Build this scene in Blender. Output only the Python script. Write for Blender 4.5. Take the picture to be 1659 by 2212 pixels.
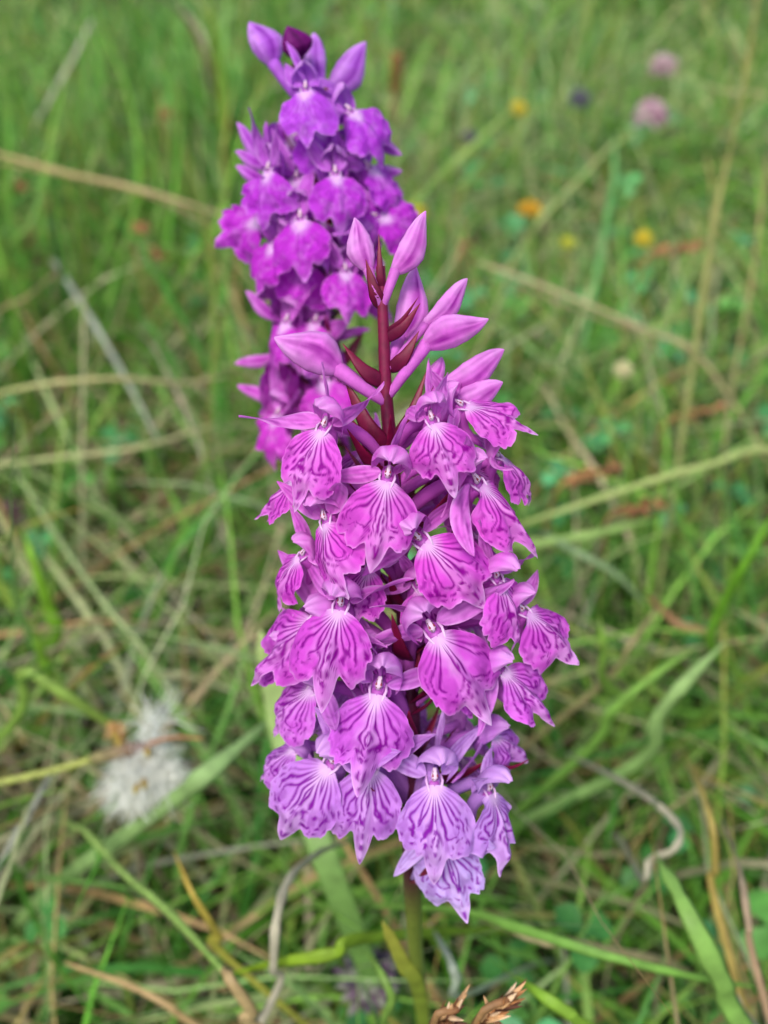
import bpy, math, random
import numpy as np
from mathutils import Vector, Matrix

for o in list(bpy.data.objects):
    bpy.data.objects.remove(o)
scene = bpy.context.scene
COL = scene.collection
rad = math.radians

# ------------------------------------------------------------------ camera
PITCH = rad(40.0)          # looking down into the meadow
CAM_H = 0.305              # height of the lens above the soil
VFOV = rad(56.6)
FOCUS = 0.1215
cam_data = bpy.data.cameras.new('camera')
cam = bpy.data.objects.new('camera', cam_data)
COL.objects.link(cam)
cam.location = (0, 0, CAM_H)
cam.rotation_euler = (math.pi / 2 - PITCH, 0, 0)
cam_data.sensor_fit = 'VERTICAL'
cam_data.sensor_height = 36.0
cam_data.lens = 18.0 / math.tan(VFOV / 2)
cam_data.clip_start = 0.005
cam_data.clip_end = 500
cam_data.dof.use_dof = True
cam_data.dof.focus_distance = FOCUS
cam_data.dof.aperture_fstop = 14.5
scene.camera = cam

# ------------------------------------------------------------------ light
SUN_EL, SUN_AZ = rad(58), rad(205)      # azimuth: where the sun stands, clockwise from +Y
world = bpy.data.worlds.new('World')
scene.world = world
world.use_nodes = True
wn = world.node_tree.nodes
bg = wn['Background']
sky = wn.new('ShaderNodeTexSky')
sky.sky_type = 'NISHITA'
sky.sun_disc = False
sky.sun_elevation = SUN_EL
sky.sun_rotation = SUN_AZ
sky.air_density = 1.0
sky.dust_density = 4.0
bg.inputs['Strength'].default_value = 0.13
world.node_tree.links.new(sky.outputs[0], bg.inputs['Color'])
sd = bpy.data.lights.new('sun', 'SUN')
sd.energy = 1.5
sd.angle = rad(12)
sd.color = (1.0, 0.96, 0.9)
sun = bpy.data.objects.new('sun', sd)
COL.objects.link(sun)
sdir = Vector((math.sin(SUN_AZ) * math.cos(SUN_EL), math.cos(SUN_AZ) * math.cos(SUN_EL), math.sin(SUN_EL)))
sun.rotation_euler = sdir.to_track_quat('Z', 'Y').to_euler()
sun.location = (0, 0, 5)
scene.view_settings.view_transform = 'Standard'
scene.view_settings.look = 'None'
scene.view_settings.exposure = 0.78
scene.cycles.max_bounces = 6
scene.cycles.transmission_bounces = 3
scene.cycles.diffuse_bounces = 4
scene.cycles.glossy_bounces = 2
scene.view_settings.gamma = 1.0
scene.view_settings.use_curve_mapping = False

# ------------------------------------------------------------------ pixel -> ray helpers (photo seen at 1659 x 2212)
RV = Vector((1, 0, 0))
UV = Vector((0, math.sin(PITCH), math.cos(PITCH)))
VV = Vector((0, math.cos(PITCH), -math.sin(PITCH)))
CAM = Vector((0, 0, CAM_H))
TH = math.tan(VFOV / 2)


def ray(x, y):
    return VV + RV * ((x - 829.5) / 1106 * TH) + UV * ((1106 - y) / 1106 * TH)


def at_depth(x, y, d):
    return CAM + ray(x, y) * d


def at_z(x, y, z):
    r = ray(x, y)
    return CAM + r * ((z - CAM_H) / r.z)


def to_px(p):
    q = p - CAM
    d = q.dot(VV)
    return (829.5 + q.dot(RV) / d / TH * 1106, 1106 - q.dot(UV) / d / TH * 1106)


# ------------------------------------------------------------------ numeric helpers
def srgb(r, g, b):
    f = lambda c: (c / 255 / 12.92) if c <= 10 else ((c / 255 + 0.055) / 1.055) ** 2.4
    return (f(r), f(g), f(b))


def vnoise(x, y, seed=0):
    x = np.asarray(x, float); y = np.asarray(y, float)
    xi = np.floor(x).astype(np.int64); yi = np.floor(y).astype(np.int64)
    xf = x - xi; yf = y - yi
    def h(a, b):
        n = (a * 374761393 + b * 668265263 + seed * 974634341) & 0x7fffffff
        n = ((n ^ (n >> 13)) * 1274126177) & 0x7fffffff
        return ((n ^ (n >> 16)) & 0xffff) / 65535.0
    u = xf * xf * (3 - 2 * xf); v = yf * yf * (3 - 2 * yf)
    return (h(xi, yi) * (1 - u) + h(xi + 1, yi) * u) * (1 - v) + (h(xi, yi + 1) * (1 - u) + h(xi + 1, yi + 1) * u) * v


def sstep(a, b, x):
    t = np.clip((x - a) / (b - a), 0, 1)
    return t * t * (3 - 2 * t)


def catmull(pts, n):
    """smooth curve through pts (N,k) sampled at n points"""
    P = np.asarray(pts, float)
    if len(P) == 2:
        t = np.linspace(0, 1, n)[:, None]
        return P[0] * (1 - t) + P[1] * t
    P = np.vstack([2 * P[0] - P[1], P, 2 * P[-1] - P[-2]])
    m = len(P) - 3
    out = []
    for t in np.linspace(0, m - 1e-6, n):
        i = int(t); f = t - i
        a, b, c, d = P[i], P[i + 1], P[i + 2], P[i + 3]
        out.append(0.5 * (2 * b + (c - a) * f + (2 * a - 5 * b + 4 * c - d) * f * f + (3 * b - a - 3 * c + d) * f ** 3))
    return np.array(out)


def mesh_np(name, V, F, mat, smooth=True, attrs=None, cols=None):
    """F : (n,4) or (n,3) index array"""
    V = np.asarray(V, np.float32); F = np.asarray(F, np.int32)
    me = bpy.data.meshes.new(name)
    k = F.shape[1]
    me.vertices.add(len(V)); me.vertices.foreach_set('co', V.ravel())
    me.loops.add(F.size); me.loops.foreach_set('vertex_index', F.ravel())
    me.polygons.add(len(F))
    me.polygons.foreach_set('loop_start', np.arange(0, F.size, k, dtype=np.int32))
    me.polygons.foreach_set('loop_total', np.full(len(F), k, np.int32))
    if smooth:
        me.polygons.foreach_set('use_smooth', np.ones(len(F), bool))
    for nm, arr in (attrs or {}).items():
        a = me.attributes.new(nm, 'FLOAT', 'POINT')
        a.data.foreach_set('value', np.asarray(arr, np.float32).ravel())
    if cols is not None:
        a = me.attributes.new('col', 'FLOAT_COLOR', 'POINT')
        c = np.ones((len(V), 4), np.float32); c[:, :3] = cols
        a.data.foreach_set('color', c.ravel())
    me.update(calc_edges=True)
    me.validate()
    if mat:
        me.materials.append(mat)
    return me


def grid_faces(nu, nv, wrap=False, off=0):
    i, j = np.meshgrid(np.arange(nu - 1), np.arange(nv if wrap else nv - 1), indexing='ij')
    j2 = (j + 1) % nv
    return np.stack([i * nv + j, i * nv + j2, (i + 1) * nv + j2, (i + 1) * nv + j], -1).reshape(-1, 4) + off


class MB:
    """collects quads into one mesh, with one colour per vertex"""
    def __init__(self):
        self.V = []; self.F = []; self.C = []; self.n = 0

    def add(self, V, F, c):
        V = np.asarray(V, float).reshape(-1, 3)
        self.V.append(V); self.F.append(np.asarray(F) + self.n)
        c = np.asarray(c, float)
        self.C.append(np.broadcast_to(c, (len(V), 3)) if c.ndim == 1 else c)
        self.n += len(V)

    def tube(self, pts, radii, c0, c1=None, seg=8, flat=1.0, nvec=(0, 0, 1), twist=0.0):
        pts = np.asarray(pts, float); n = len(pts)
        radii = np.broadcast_to(np.asarray(radii, float), (n,))
        T = np.gradient(pts, axis=0); T /= np.linalg.norm(T, axis=1)[:, None] + 1e-12
        N = np.asarray(nvec, float)
        S = np.cross(T, N); ln = np.linalg.norm(S, axis=1)
        bad = ln < 0.15
        if bad.any():
            S[bad] = np.cross(T[bad], np.array([0.37, -0.81, 0.1]))
        S /= np.linalg.norm(S, axis=1)[:, None] + 1e-12
        B = np.cross(S, T)
        if twist:
            a = np.linspace(0, twist, n)[:, None]
            S, B = S * np.cos(a) + B * np.sin(a), B * np.cos(a) - S * np.sin(a)
        ang = np.linspace(0, 2 * np.pi, seg, endpoint=False)
        V = pts[:, None] + (S[:, None] * np.cos(ang)[None, :, None] + B[:, None] * (np.sin(ang) * flat)[None, :, None]) * radii[:, None, None]
        c0 = np.asarray(c0, float); c1 = c0 if c1 is None else np.asarray(c1, float)
        if c0.ndim == 2:
            C = np.repeat(c0, seg, 0)
        else:
            t = np.linspace(0, 1, n)[:, None]
            C = np.repeat(c0 * (1 - t) + c1 * t, seg, 0)
        F = grid_faces(n, seg, True)
        # end caps (seg even): quads as fan strips
        capF = []
        for base in (0, (n - 1) * seg):
            for k in range(seg // 2 - 1):
                q = [base + k, base + k + 1, base + seg - 2 - k, base + seg - 1 - k]
                capF.append(q if base else q[::-1])
        self.add(V.reshape(-1, 3), np.vstack([F, np.array(capF)]), C)

    def blob(self, c, axis, L, r, col, col2=None, nu=6, seg=6):
        """pointed grain: along axis from c, length L, max radius r"""
        axis = np.asarray(axis, float); axis = axis / (np.linalg.norm(axis) + 1e-9)
        t = np.linspace(0, 1, nu)
        pts = np.asarray(c)[None] + axis[None] * (t * L)[:, None]
        rr = r * (np.sin(np.pi * (0.06 + 0.9 * t)) ** 0.8)
        self.tube(pts, rr, col, col2, seg=seg)

    def leaf(self, base, d, up, L, w, col, col2=None, curl=0.2, n=6, blunt=0.5):
        d = np.asarray(d, float); d = d / np.linalg.norm(d)
        up = np.asarray(up, float)
        s = np.cross(d, up); s /= np.linalg.norm(s) + 1e-9
        u2 = np.cross(s, d)
        t = np.linspace(0, 1, n)
        W = w * 0.5 * (np.sin(np.pi * np.clip(t, 0.02, 0.98) ** (0.6 + blunt)) ** 0.7)
        mid = np.asarray(base)[None] + d * (L * t)[:, None] - u2 * (curl * L * t ** 2)[:, None]
        V = np.stack([mid - s * W[:, None] + u2 * (W * 0.35)[:, None], mid, mid + s * W[:, None] + u2 * (W * 0.35)[:, None]], 1)
        c = np.asarray(col, float); c2 = c if col2 is None else np.asarray(col2, float)
        C = np.repeat(c * (1 - t[:, None]) + c2 * t[:, None], 3, 0)
        self.add(V.reshape(-1, 3), grid_faces(n, 3), C)

    def build(self, name, mat, parent=None, origin=None):
        V = np.vstack(self.V)
        o0 = np.zeros(3) if origin is None else np.asarray(origin, float)
        me = mesh_np(name, V - o0, np.vstack(self.F), mat, cols=np.vstack(self.C))
        o = bpy.data.objects.new(name, me)
        COL.objects.link(o)
        if parent is not None:
            o.parent = parent
            o.location = Vector(o0) - parent.location if origin is not None else -parent.location
        else:
            o.location = Vector(o0)
        return o


def tag(o, label=None, cat=None, group=None, kind=None):
    if label: o['label'] = label
    if cat: o['category'] = cat
    if group: o['group'] = group
    if kind: o['kind'] = kind
    return o


def empty(name, loc):
    o = bpy.data.objects.new(name, None)
    o.empty_display_size = 0.01
    COL.objects.link(o)
    o.location = loc
    return o


# ------------------------------------------------------------------ materials
def new_mat(name):
    m = bpy.data.materials.new(name)
    m.use_nodes = True
    nt = m.node_tree
    for n in list(nt.nodes): nt.nodes.remove(n)
    return m, nt, nt.nodes, nt.links


def leaf_shader(nt, color_socket, rough=0.5, spec=0.3, transl=0.3, bump=None, sheen=0.0):
    N, L = nt.nodes, nt.links
    p = N.new('ShaderNodeBsdfPrincipled')
    p.inputs['Roughness'].default_value = rough
    p.inputs['Specular IOR Level'].default_value = spec
    if sheen: p.inputs['Sheen Weight'].default_value = sheen
    L.new(color_socket, p.inputs['Base Color'])
    t = N.new('ShaderNodeBsdfTranslucent')
    L.new(color_socket, t.inputs['Color'])
    mx = N.new('ShaderNodeMixShader'); mx.inputs[0].default_value = transl
    L.new(p.outputs[0], mx.inputs[1]); L.new(t.outputs[0], mx.inputs[2])
    if bump is not None:
        L.new(bump, p.inputs['Normal'])
    out = N.new('ShaderNodeOutputMaterial')
    L.new(mx.outputs[0], out.inputs[0])


def mat_vcol(name, rough=0.55, spec=0.3, transl=0.3, noise_scale=900, noise_amt=0.25, bump=0.15):
    m, nt, N, L = new_mat(name)
    a = N.new('ShaderNodeAttribute'); a.attribute_name = 'col'
    tc = N.new('ShaderNodeTexCoord')
    nz = N.new('ShaderNodeTexNoise'); nz.inputs['Scale'].default_value = noise_scale; nz.inputs['Detail'].default_value = 4
    L.new(tc.outputs['Object'], nz.inputs['Vector'])
    mr = N.new('ShaderNodeMapRange'); mr.inputs[1].default_value = 0.3; mr.inputs[2].default_value = 0.7
    mr.inputs[3].default_value = 1 - noise_amt; mr.inputs[4].default_value = 1 + noise_amt
    L.new(nz.outputs[0], mr.inputs[0])
    vm = N.new('ShaderNodeVectorMath'); vm.operation = 'SCALE'
    L.new(a.outputs['Color'], vm.inputs[0]); L.new(mr.outputs[0], vm.inputs['Scale'])
    b = N.new('ShaderNodeBump'); b.inputs['Strength'].default_value = bump; b.inputs['Distance'].default_value = 0.0003
    L.new(nz.outputs[0], b.inputs['Height'])
    leaf_shader(nt, vm.outputs[0], rough, spec, transl, b.outputs[0])
    return m


def mat_petal(name, transl=0.35, vein=True):
    """tepals: colour from the object's own colour, markings from mesh attributes"""
    m, nt, N, L = new_mat(name)
    oi = N.new('ShaderNodeObjectInfo')
    tc = N.new('ShaderNodeTexCoord')
    nz = N.new('ShaderNodeTexNoise'); nz.inputs['Scale'].default_value = 700; nz.inputs['Detail'].default_value = 3
    L.new(tc.outputs['Object'], nz.inputs['Vector'])
    n2 = N.new('ShaderNodeTexNoise'); n2.inputs['Scale'].default_value = 6000; n2.inputs['Detail'].default_value = 2
    L.new(tc.outputs['Object'], n2.inputs['Vector'])
    mr = N.new('ShaderNodeMapRange'); mr.inputs[1].default_value = 0.3; mr.inputs[2].default_value = 0.7
    mr.inputs[3].default_value = 0.82; mr.inputs[4].default_value = 1.18
    L.new(nz.outputs[0], mr.inputs[0])
    base = N.new('ShaderNodeVectorMath'); base.operation = 'SCALE'
    L.new(oi.outputs['Color'], base.inputs[0]); L.new(mr.outputs[0], base.inputs['Scale'])
    dark = N.new('ShaderNodeVectorMath'); dark.operation = 'MULTIPLY'
    dark.inputs[1].default_value = (0.38, 0.025, 0.42)
    L.new(oi.outputs['Color'], dark.inputs[0])
    pa = N.new('ShaderNodeAttribute'); pa.attribute_name = 'pale'
    ma = N.new('ShaderNodeAttribute'); ma.attribute_name = 'mark'
    m1 = N.new('ShaderNodeMix'); m1.data_type = 'RGBA'
    L.new(pa.outputs['Fac'], m1.inputs[0]); L.new(base.outputs[0], m1.inputs[6])
    m1.inputs[7].default_value = (0.80, 0.54, 0.86, 1)
    m2 = N.new('ShaderNodeMix'); m2.data_type = 'RGBA'
    L.new(ma.outputs['Fac'], m2.inputs[0]); L.new(m1.outputs[2], m2.inputs[6]); L.new(dark.outputs[0], m2.inputs[7])
    b = N.new('ShaderNodeBump'); b.inputs['Strength'].default_value = 0.35; b.inputs['Distance'].default_value = 0.00008
    L.new(n2.outputs[0], b.inputs['Height'])
    leaf_shader(nt, m2.outputs[2], 0.5, 0.12, transl, b.outputs[0])
    return m


M_PETAL = mat_petal('orchid_petal')
M_STEM = mat_vcol('orchid_stem', 0.45, 0.4, 0.0, 1200, 0.2)
M_BRACT = mat_vcol('orchid_bract', 0.45, 0.4, 0.2, 900, 0.2)
M_COLUMN = mat_vcol('orchid_column', 0.4, 0.4, 0.2, 900, 0.05)
M_GRASS = mat_vcol('grass_blades', 0.5, 0.3, 0.35, 220, 0.22, 0.0)
M_STALK = mat_vcol('stalks', 0.55, 0.3, 0.12, 500, 0.25)
M_DRY = mat_vcol('dry_plant', 0.75, 0.15, 0.12, 700, 0.35, 0.4)
M_LEAF = mat_vcol('leaf', 0.5, 0.35, 0.3, 300, 0.2)
M_COTTON = mat_vcol('cotton_hair', 0.8, 0.1, 0.45, 500, 0.05)
M_FLORET = mat_vcol('floret', 0.6, 0.2, 0.35, 500, 0.15)

# ------------------------------------------------------------------ ground
m, nt, N, L = new_mat('meadow_soil')
tc = N.new('ShaderNodeTexCoord')
nz = N.new('ShaderNodeTexNoise'); nz.inputs['Scale'].default_value = 30; nz.inputs['Detail'].default_value = 8
n3 = N.new('ShaderNodeTexNoise'); n3.inputs['Scale'].default_value = 300; n3.inputs['Detail'].default_value = 4
L.new(tc.outputs['Object'], nz.inputs['Vector']); L.new(tc.outputs['Object'], n3.inputs['Vector'])
cr = N.new('ShaderNodeValToRGB')
cr.color_ramp.elements[0].position = 0.35; cr.color_ramp.elements[0].color = (0.022, 0.045, 0.012, 1)
cr.color_ramp.elements[1].position = 0.65; cr.color_ramp.elements[1].color = (0.075, 0.062, 0.034, 1)
e = cr.color_ramp.elements.new(0.5); e.color = (0.035, 0.06, 0.017, 1)
L.new(nz.outputs[0], cr.inputs[0])
bp = N.new('ShaderNodeBump'); bp.inputs['Strength'].default_value = 0.6; bp.inputs['Distance'].default_value = 0.004
L.new(n3.outputs[0], bp.inputs['Height'])
pb = N.new('ShaderNodeBsdfPrincipled'); pb.inputs['Roughness'].default_value = 0.95
pb.inputs['Specular IOR Level'].default_value = 0.1
L.new(cr.outputs[0], pb.inputs['Base Color']); L.new(bp.outputs[0], pb.inputs['Normal'])
out = N.new('ShaderNodeOutputMaterial'); L.new(pb.outputs[0], out.inputs[0])
M_SOIL = m
q = np.concatenate([-np.geomspace(60, 1.6, 10), np.linspace(-1.5, 1.5, 61), np.geomspace(1.6, 60, 10)])
gx, gy = np.meshgrid(q, q, indexing='ij')
near = np.exp(-(gx ** 2 + gy ** 2) / 9.0)
gz = (vnoise(gx * 9 + 50, gy * 9 + 50, 3) - 0.5) * 0.014 * near
gz = gz - 0.004
ground = bpy.data.objects.new('ground', mesh_np('ground', np.stack([gx, gy, gz], -1).reshape(-1, 3), grid_faces(len(q), len(q)), M_SOIL))
COL.objects.link(ground)
ground['kind'] = 'structure'


# ------------------------------------------------------------------ orchid building blocks
def petal_attrs(V, pale, mark):
    return {'pale': pale, 'mark': mark}


SIDE = [(13.5, .735), (17, .785), (24, .80), (31, .765), (38, .71), (45, .645), (52, .56), (59, .45), (66, .34), (73, .23), (81, .14), (90, .09)]
LIP_TABLES = [
    [(0, 1.06), (1.8, 1.0), (3.9, .935), (6.2, .85), (9, .755), (11, .69)] + SIDE,
    [(0, 1.02), (2, .985), (4.5, .92), (7.5, .83), (10.5, .73), (12, .70), (15, .745), (19, .785), (26, .80), (33, .77), (40, .72), (47, .66), (54, .575), (61, .46), (68, .34), (75, .23), (82, .14), (90, .09)],
    [(0, 1.02), (2, .97), (4.5, .90), (7.5, .82), (10.5, .735), (12, .72), (16, .775), (22, .81), (29, .765), (36, .70), (43, .645), (50, .57), (57, .48), (64, .36), (71, .26), (80, .15), (90, .09)],
    [(0, 1.10), (1.8, 1.03), (3.9, .95), (6.2, .85), (9, .74), (11, .67)] + [(p, r * 1.02) for p, r in SIDE],
]


def make_lip(seed, table, convex=0.45, wave=0.035, paleness=1.0, wide=1.0, markamt=1.0):
    nphi, nr = 97, 56
    tb = np.array(table)
    ph = np.linspace(-90, 90, nphi)
    # more samples near the middle lobe
    ph = np.sign(ph) * 90 * (np.abs(ph) / 90) ** 1.25
    R = np.interp(np.abs(ph), tb[:, 0], tb[:, 1])
    k = np.array([1, 2, 1]) / 4
    Rs = np.convolve(np.pad(R, 1, mode='edge'), k, 'valid')
    R = Rs * (1 + (vnoise(ph * 0.11 + 40, ph * 0, seed) - 0.5) * 0.07)
    cren = (vnoise(ph * 0.30 + 90, ph * 0 + 3, seed + 5) - 0.5) * 0.075 * sstep(12, 18, np.abs(ph)) * sstep(88, 60, np.abs(ph))
    cren += (vnoise(ph * 0.8 + 190, ph * 0 + 3, seed + 7) - 0.5) * 0.03 * sstep(10, 20, np.abs(ph))
    rl = np.random.RandomState(seed)
    R = R * (1 + cren)
    R = R * (1 + rl.uniform(-.09, .09) * np.sin(np.radians(ph) * 1.6))           # one lobe larger than the other
    if rl.rand() < 0.5:                                                             # a bite or a tear in the rim
        R = R * (1 - rl.uniform(.06, .16) * np.exp(-((ph - rl.uniform(-60, 60)) / rl.uniform(2, 4)) ** 2))
    t = np.linspace(0.0, 1, nr)
    r = (0.015 + (1 - 0.015) * t[None, :]) * R[:, None]
    p = np.radians(ph)[:, None]
    a = r * np.sin(p) * wide; b = r * np.cos(p)
    # shape: pushed out at the neck, side lobes folded back, margins wavy
    w1 = vnoise(a * 5 + 30, b * 5 + 30, seed + 1) - 0.5
    w2 = vnoise(a * 11 + 60, b * 11 + 60, seed + 2) - 0.5
    tt = np.broadcast_to(t[None, :], r.shape)
    y = 0.16 * np.sin(np.clip(b, 0, 1) * 2.2) + 0.03 - convex * a ** 2 * (1 + 0.5 * b) - 0.10 * b ** 2
    y = y + (w1 * wave * 2.6 + w2 * wave) * tt ** 1.5
    y = y + 0.03 * np.exp(-(a / 0.05) ** 2) * sstep(0.1, 0.35, b)         # ridge down the middle
    fl = np.cos(ph * 0.16 + seed)[:, None] * 0.022 * tt ** 4
    y = y + fl
    y = y + rl.uniform(-.45, .45) * a * b + rl.uniform(-.9, .3) * np.where(a * rl.choice([-1, 1]) > 0, a ** 2, 0) * (0.4 + b)
    y = y + rl.uniform(-.22, .10) * b ** 3
    y = y - rl.uniform(0.0, .10) * np.exp(-((np.abs(ph) - 14) / 7) ** 2)[:, None] * tt ** 2   # creases beside the middle lobe
    V = np.stack([a, y, -b], -1).reshape(-1, 3)
    # markings: loops nested in each side lobe, open at the throat
    phd = np.broadcast_to(ph[:, None], r.shape)
    n1 = vnoise(a * 7 + 11, b * 7 + 17, seed + 11) - 0.5
    n2 = vnoise(a * 16 + 11, b * 16 + 17, seed + 12) - 0.5
    n3 = vnoise(a * 30 + 11, b * 22 + 17, seed + 13)
    rho = np.hypot(a, b)
    side = np.sign(a)
    c0 = 22 + 5 * np.sin(seed * 1.7 + side * 2.1)
    nl = vnoise(a * 3.2 + 70, b * 3.2 + 20, seed + 41) - 0.5
    F = np.hypot((np.abs(phd) - c0) / 10.5, np.maximum(0, rho - 0.50) / 0.085)
    F = F + nl * 1.7 + n1 * 2.0 * sstep(0.14, 0.6, rho) + n2 * 1.0 * sstep(0.25, 0.7, rho)
    mark = np.zeros_like(F)
    for lv, th, br in ((0.62, 0.20, 0.05), (1.72, 0.22, 0.14), (2.85, 0.22, 0.30), (4.0, 0.22, 0.45)):
        thw = th * (0.75 + 0.7 * vnoise(a * 9 + lv * 7, b * 9, seed + 31))
        line = np.exp(-(np.abs(F - lv) / thw) ** 2.6)
        bb = br * 0.8 + 0.38 * sstep(0.5, 0.66, rho)
        gap = sstep(bb, bb + 0.2, n3 + 0.45 * sstep(0.45, 0.25, rho))
        mark = np.maximum(mark, line * gap)
    mark = mark * (1 - 0.6 * sstep(38, 58, np.abs(phd))) * (1 - 0.35 * sstep(0.25, 0.10, rho))
    # the inner loop fills in towards its rounded end
    mark = np.maximum(mark, 0.45 * np.exp(-((F) / 0.5) ** 2) * sstep(0.45, 0.65, rho) * n3)
    # middle: a broken line of dashes
    mid = np.exp(-((np.abs(phd) - 1.0 - 7 * n1) / 2.0) ** 2) * sstep(-0.2, 0.3, np.sin(b * 38 + seed + n1 * 9)) * sstep(0.18, 0.3, b)
    mark = np.maximum(mark, mid * 0.85)
    # short streaks and spots running towards the rim
    st = vnoise(phd * 0.22 + 80, rho * 5 + 9, seed + 21)
    spot = sstep(0.52, 0.72, st) * sstep(0.45, 0.72, tt) * sstep(1.0, 0.86, tt) * 0.34
    mark = np.maximum(mark, spot)
    mark = mark * sstep(0.05, 0.15, rho) * sstep(1.0, 0.93, tt) * (0.8 + 0.2 * n3) * markamt
    pale = 0.85 * sstep(0.24, 0.08, rho) + 0.5 * np.exp(-(phd / 16) ** 2) * sstep(0.0, 0.2, b) + 0.30 * sstep(0.70, 0.95, b) * (np.abs(phd) < 13) + 0.22 * sstep(0.5, 0.2, rho) * sstep(50, 25, np.abs(phd))
    pale = pale * (paleness + (max(paleness, 0.8) - paleness) * sstep(0.34, 0.16, rho))
    pale = np.clip(pale + 0.28 * sstep(0.955, 1.0, tt) + n1 * 0.22 + n2 * 0.22, 0, 0.92)
    return mesh_np('lip', V, grid_faces(nphi, nr), M_PETAL, attrs={'pale': pale, 'mark': np.clip(mark * 1.3, 0, 1)})


LIPS = [make_lip(3 + 7 * i, LIP_TABLES[i % 4], convex=[0.45, 0.6, 0.3, 0.5, 0.8, 0.4, 0.65, 0.35][i % 8] * 1.15, wave=0.05, paleness=0.62) for i in range(18)]
LIPS_WIDE = [make_lip(103 + 7 * i, LIP_TABLES[2], convex=[0.30, 0.45, 0.2, 0.6][i % 4], paleness=0.2, wide=1.16, wave=0.075, markamt=0.32) for i in range(8)]


def make_tepal(seed, L, w, bend, twist, cup=0.25, n=18, k=9, tip=0.7, mk=0.3):
    """lanceolate sepal along +X in its own frame, width in Z"""
    t = np.linspace(0, 1, n)
    W = w * 0.5 * (np.sin(np.pi * np.clip(t ** tip, 0.0, 1)) ** 0.75 * 0.95 + 0.10 * (1 - t) + 0.02)
    s = np.linspace(-1, 1, k)
    x = np.broadcast_to((t * L)[:, None], (n, k)).copy()
    z = W[:, None] * s[None]
    y = -cup * W[:, None] * s[None] ** 2 + (vnoise(t[:, None] * 4 + s[None] * 1.5, t[:, None] * 2 + 7, seed) - 0.5) * 0.05 * L
    ang = (twist * t)[:, None]
    y, z = y * np.cos(ang) - z * np.sin(ang), y * np.sin(ang) + z * np.cos(ang)
    # bend: rotate progressively about Z-ish axis
    b = bend * t
    dx = np.cos(b); dy = np.sin(b)
    cx = np.concatenate([[0], np.cumsum((dx[1:] + dx[:-1]) / 2)]) * L / (n - 1)
    cy = np.concatenate([[0], np.cumsum((dy[1:] + dy[:-1]) / 2)]) * L / (n - 1)
    V = np.stack([cx[:, None] - y * dy[:, None], cy[:, None] + y * dx[:, None], z], -1).reshape(-1, 3)
    veins = (np.cos(s[None] * 7 + (vnoise(t[:, None] * 5, s[None] * 3, seed) - 0.5)) ** 8) * mk * sstep(0.02, 0.3, t)[:, None] * sstep(1, .7, t)[:, None]
    veins = veins + sstep(0.62, 0.8, vnoise(t[:, None] * 13, s[None] * 4 + 5, seed + 3)) * mk * 0.6
    pale = 0.15 + 0.3 * (np.abs(s[None]) > 0.85) + 0.25 * (vnoise(t[:, None] * 6, s[None] * 3, seed + 1) - 0.3) + t[:, None] * 0
    return mesh_np('sepal', V, grid_faces(n, k), M_PETAL, attrs={'pale': np.clip(pale, 0, 1), 'mark': np.clip(veins, 0, 1)})


SEPALS = [make_tepal(20 + i, 0.60 + 0.07 * (i % 3), 0.185, [0.7, -0.6, 1.3, 0.2, -1.0, 0.9, 0.4, -0.3][i], [0.7, -1.0, 1.5, -0.5, 0.3, 2.0, -1.6, 1.0][i], mk=0.5) for i in range(8)]


def make_hood(seed):
    n, k = 16, 17
    v = np.linspace(0, 1, n); u = np.linspace(-1, 1, k)
    cy = -0.10 + 0.40 * v + 0 * u[None, :1].T[0] if False else -0.10 + 0.40 * v
    cz = 0.06 + 0.13 * np.sin(v * 2.0)
    rr = 0.185 * np.sqrt(np.clip(1 - (v * 0.985) ** 2.6, 0, 1)) * (0.75 + 0.25 * np.sin(v * 3))
    th = u[None] * 1.9 * (1 - 0.25 * v[:, None])
    x = rr[:, None] * np.sin(th) * 1.05
    z = cz[:, None] + rr[:, None] * np.cos(th) * (1 + 0.06 * (np.cos(th * 3)))
    y = cy[:, None] - 0.05 * (np.abs(u[None]) ** 2) + 0.012 * np.cos(th * 6 + seed)
    y = np.broadcast_to(y, x.shape)
    nz_ = vnoise(v[:, None] * 5, u[None] * 4 + 9, seed) - 0.5
    V = np.stack([x * (1 + nz_ * .12), y + nz_ * 0.03, z + nz_ * 0.03], -1).reshape(-1, 3)
    mark = (np.cos(th * 5) ** 6) * 0.25 * np.ones((n, 1))
    pale = 0.22 + 0.3 * sstep(0.6, 1, v)[:, None] + nz_ * 0.3
    return mesh_np('hood', V, grid_faces(n, k), M_PETAL, attrs={'pale': np.clip(pale, 0, 1), 'mark': mark})


HOODS = [make_hood(i * 5 + 1) for i in range(3)]


def make_column():
    b = MB()
    white = (0.85, 0.72, 0.86); red = (0.33, 0.03, 0.07); mag = (0.30, 0.03, 0.32)
    # cavity with the entrance to the spur
    b.tube([(0, -0.08, 0.0), (0, -0.01, 0.0), (0, 0.02, 0.0)], [0.085, 0.08, 0.01], mag, (0.45, 0.10, 0.48), seg=10, flat=0.7, nvec=(0, 0, 1))
    for s in (-1, 1):
        b.tube([(s * 0.075, -0.04, 0.10), (s * 0.085, 0.015, 0.04), (s * 0.07, 0.035, -0.03), (s * 0.05, 0.04, -0.09)], [0.010, 0.015, 0.014, 0.004], (0.66, 0.34, 0.70), (0.80, 0.6, 0.82), seg=6)
        b.tube([(s * 0.018, 0.04, 0.06), (s * 0.024, 0.052, 0.10), (s * 0.02, 0.04, 0.15)], [0.006, 0.012, 0.006], red, seg=6)
    b.tube([(0, -0.02, 0.04), (0, 0.03, 0.09), (0, 0.02, 0.18)], [0.025, 0.04, 0.02], (0.78, 0.58, 0.76), seg=8)
    return mesh_np('column', np.vstack(b.V), np.vstack(b.F), M_COLUMN, cols=np.vstack(b.C))


COLUMN = make_column()


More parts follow.
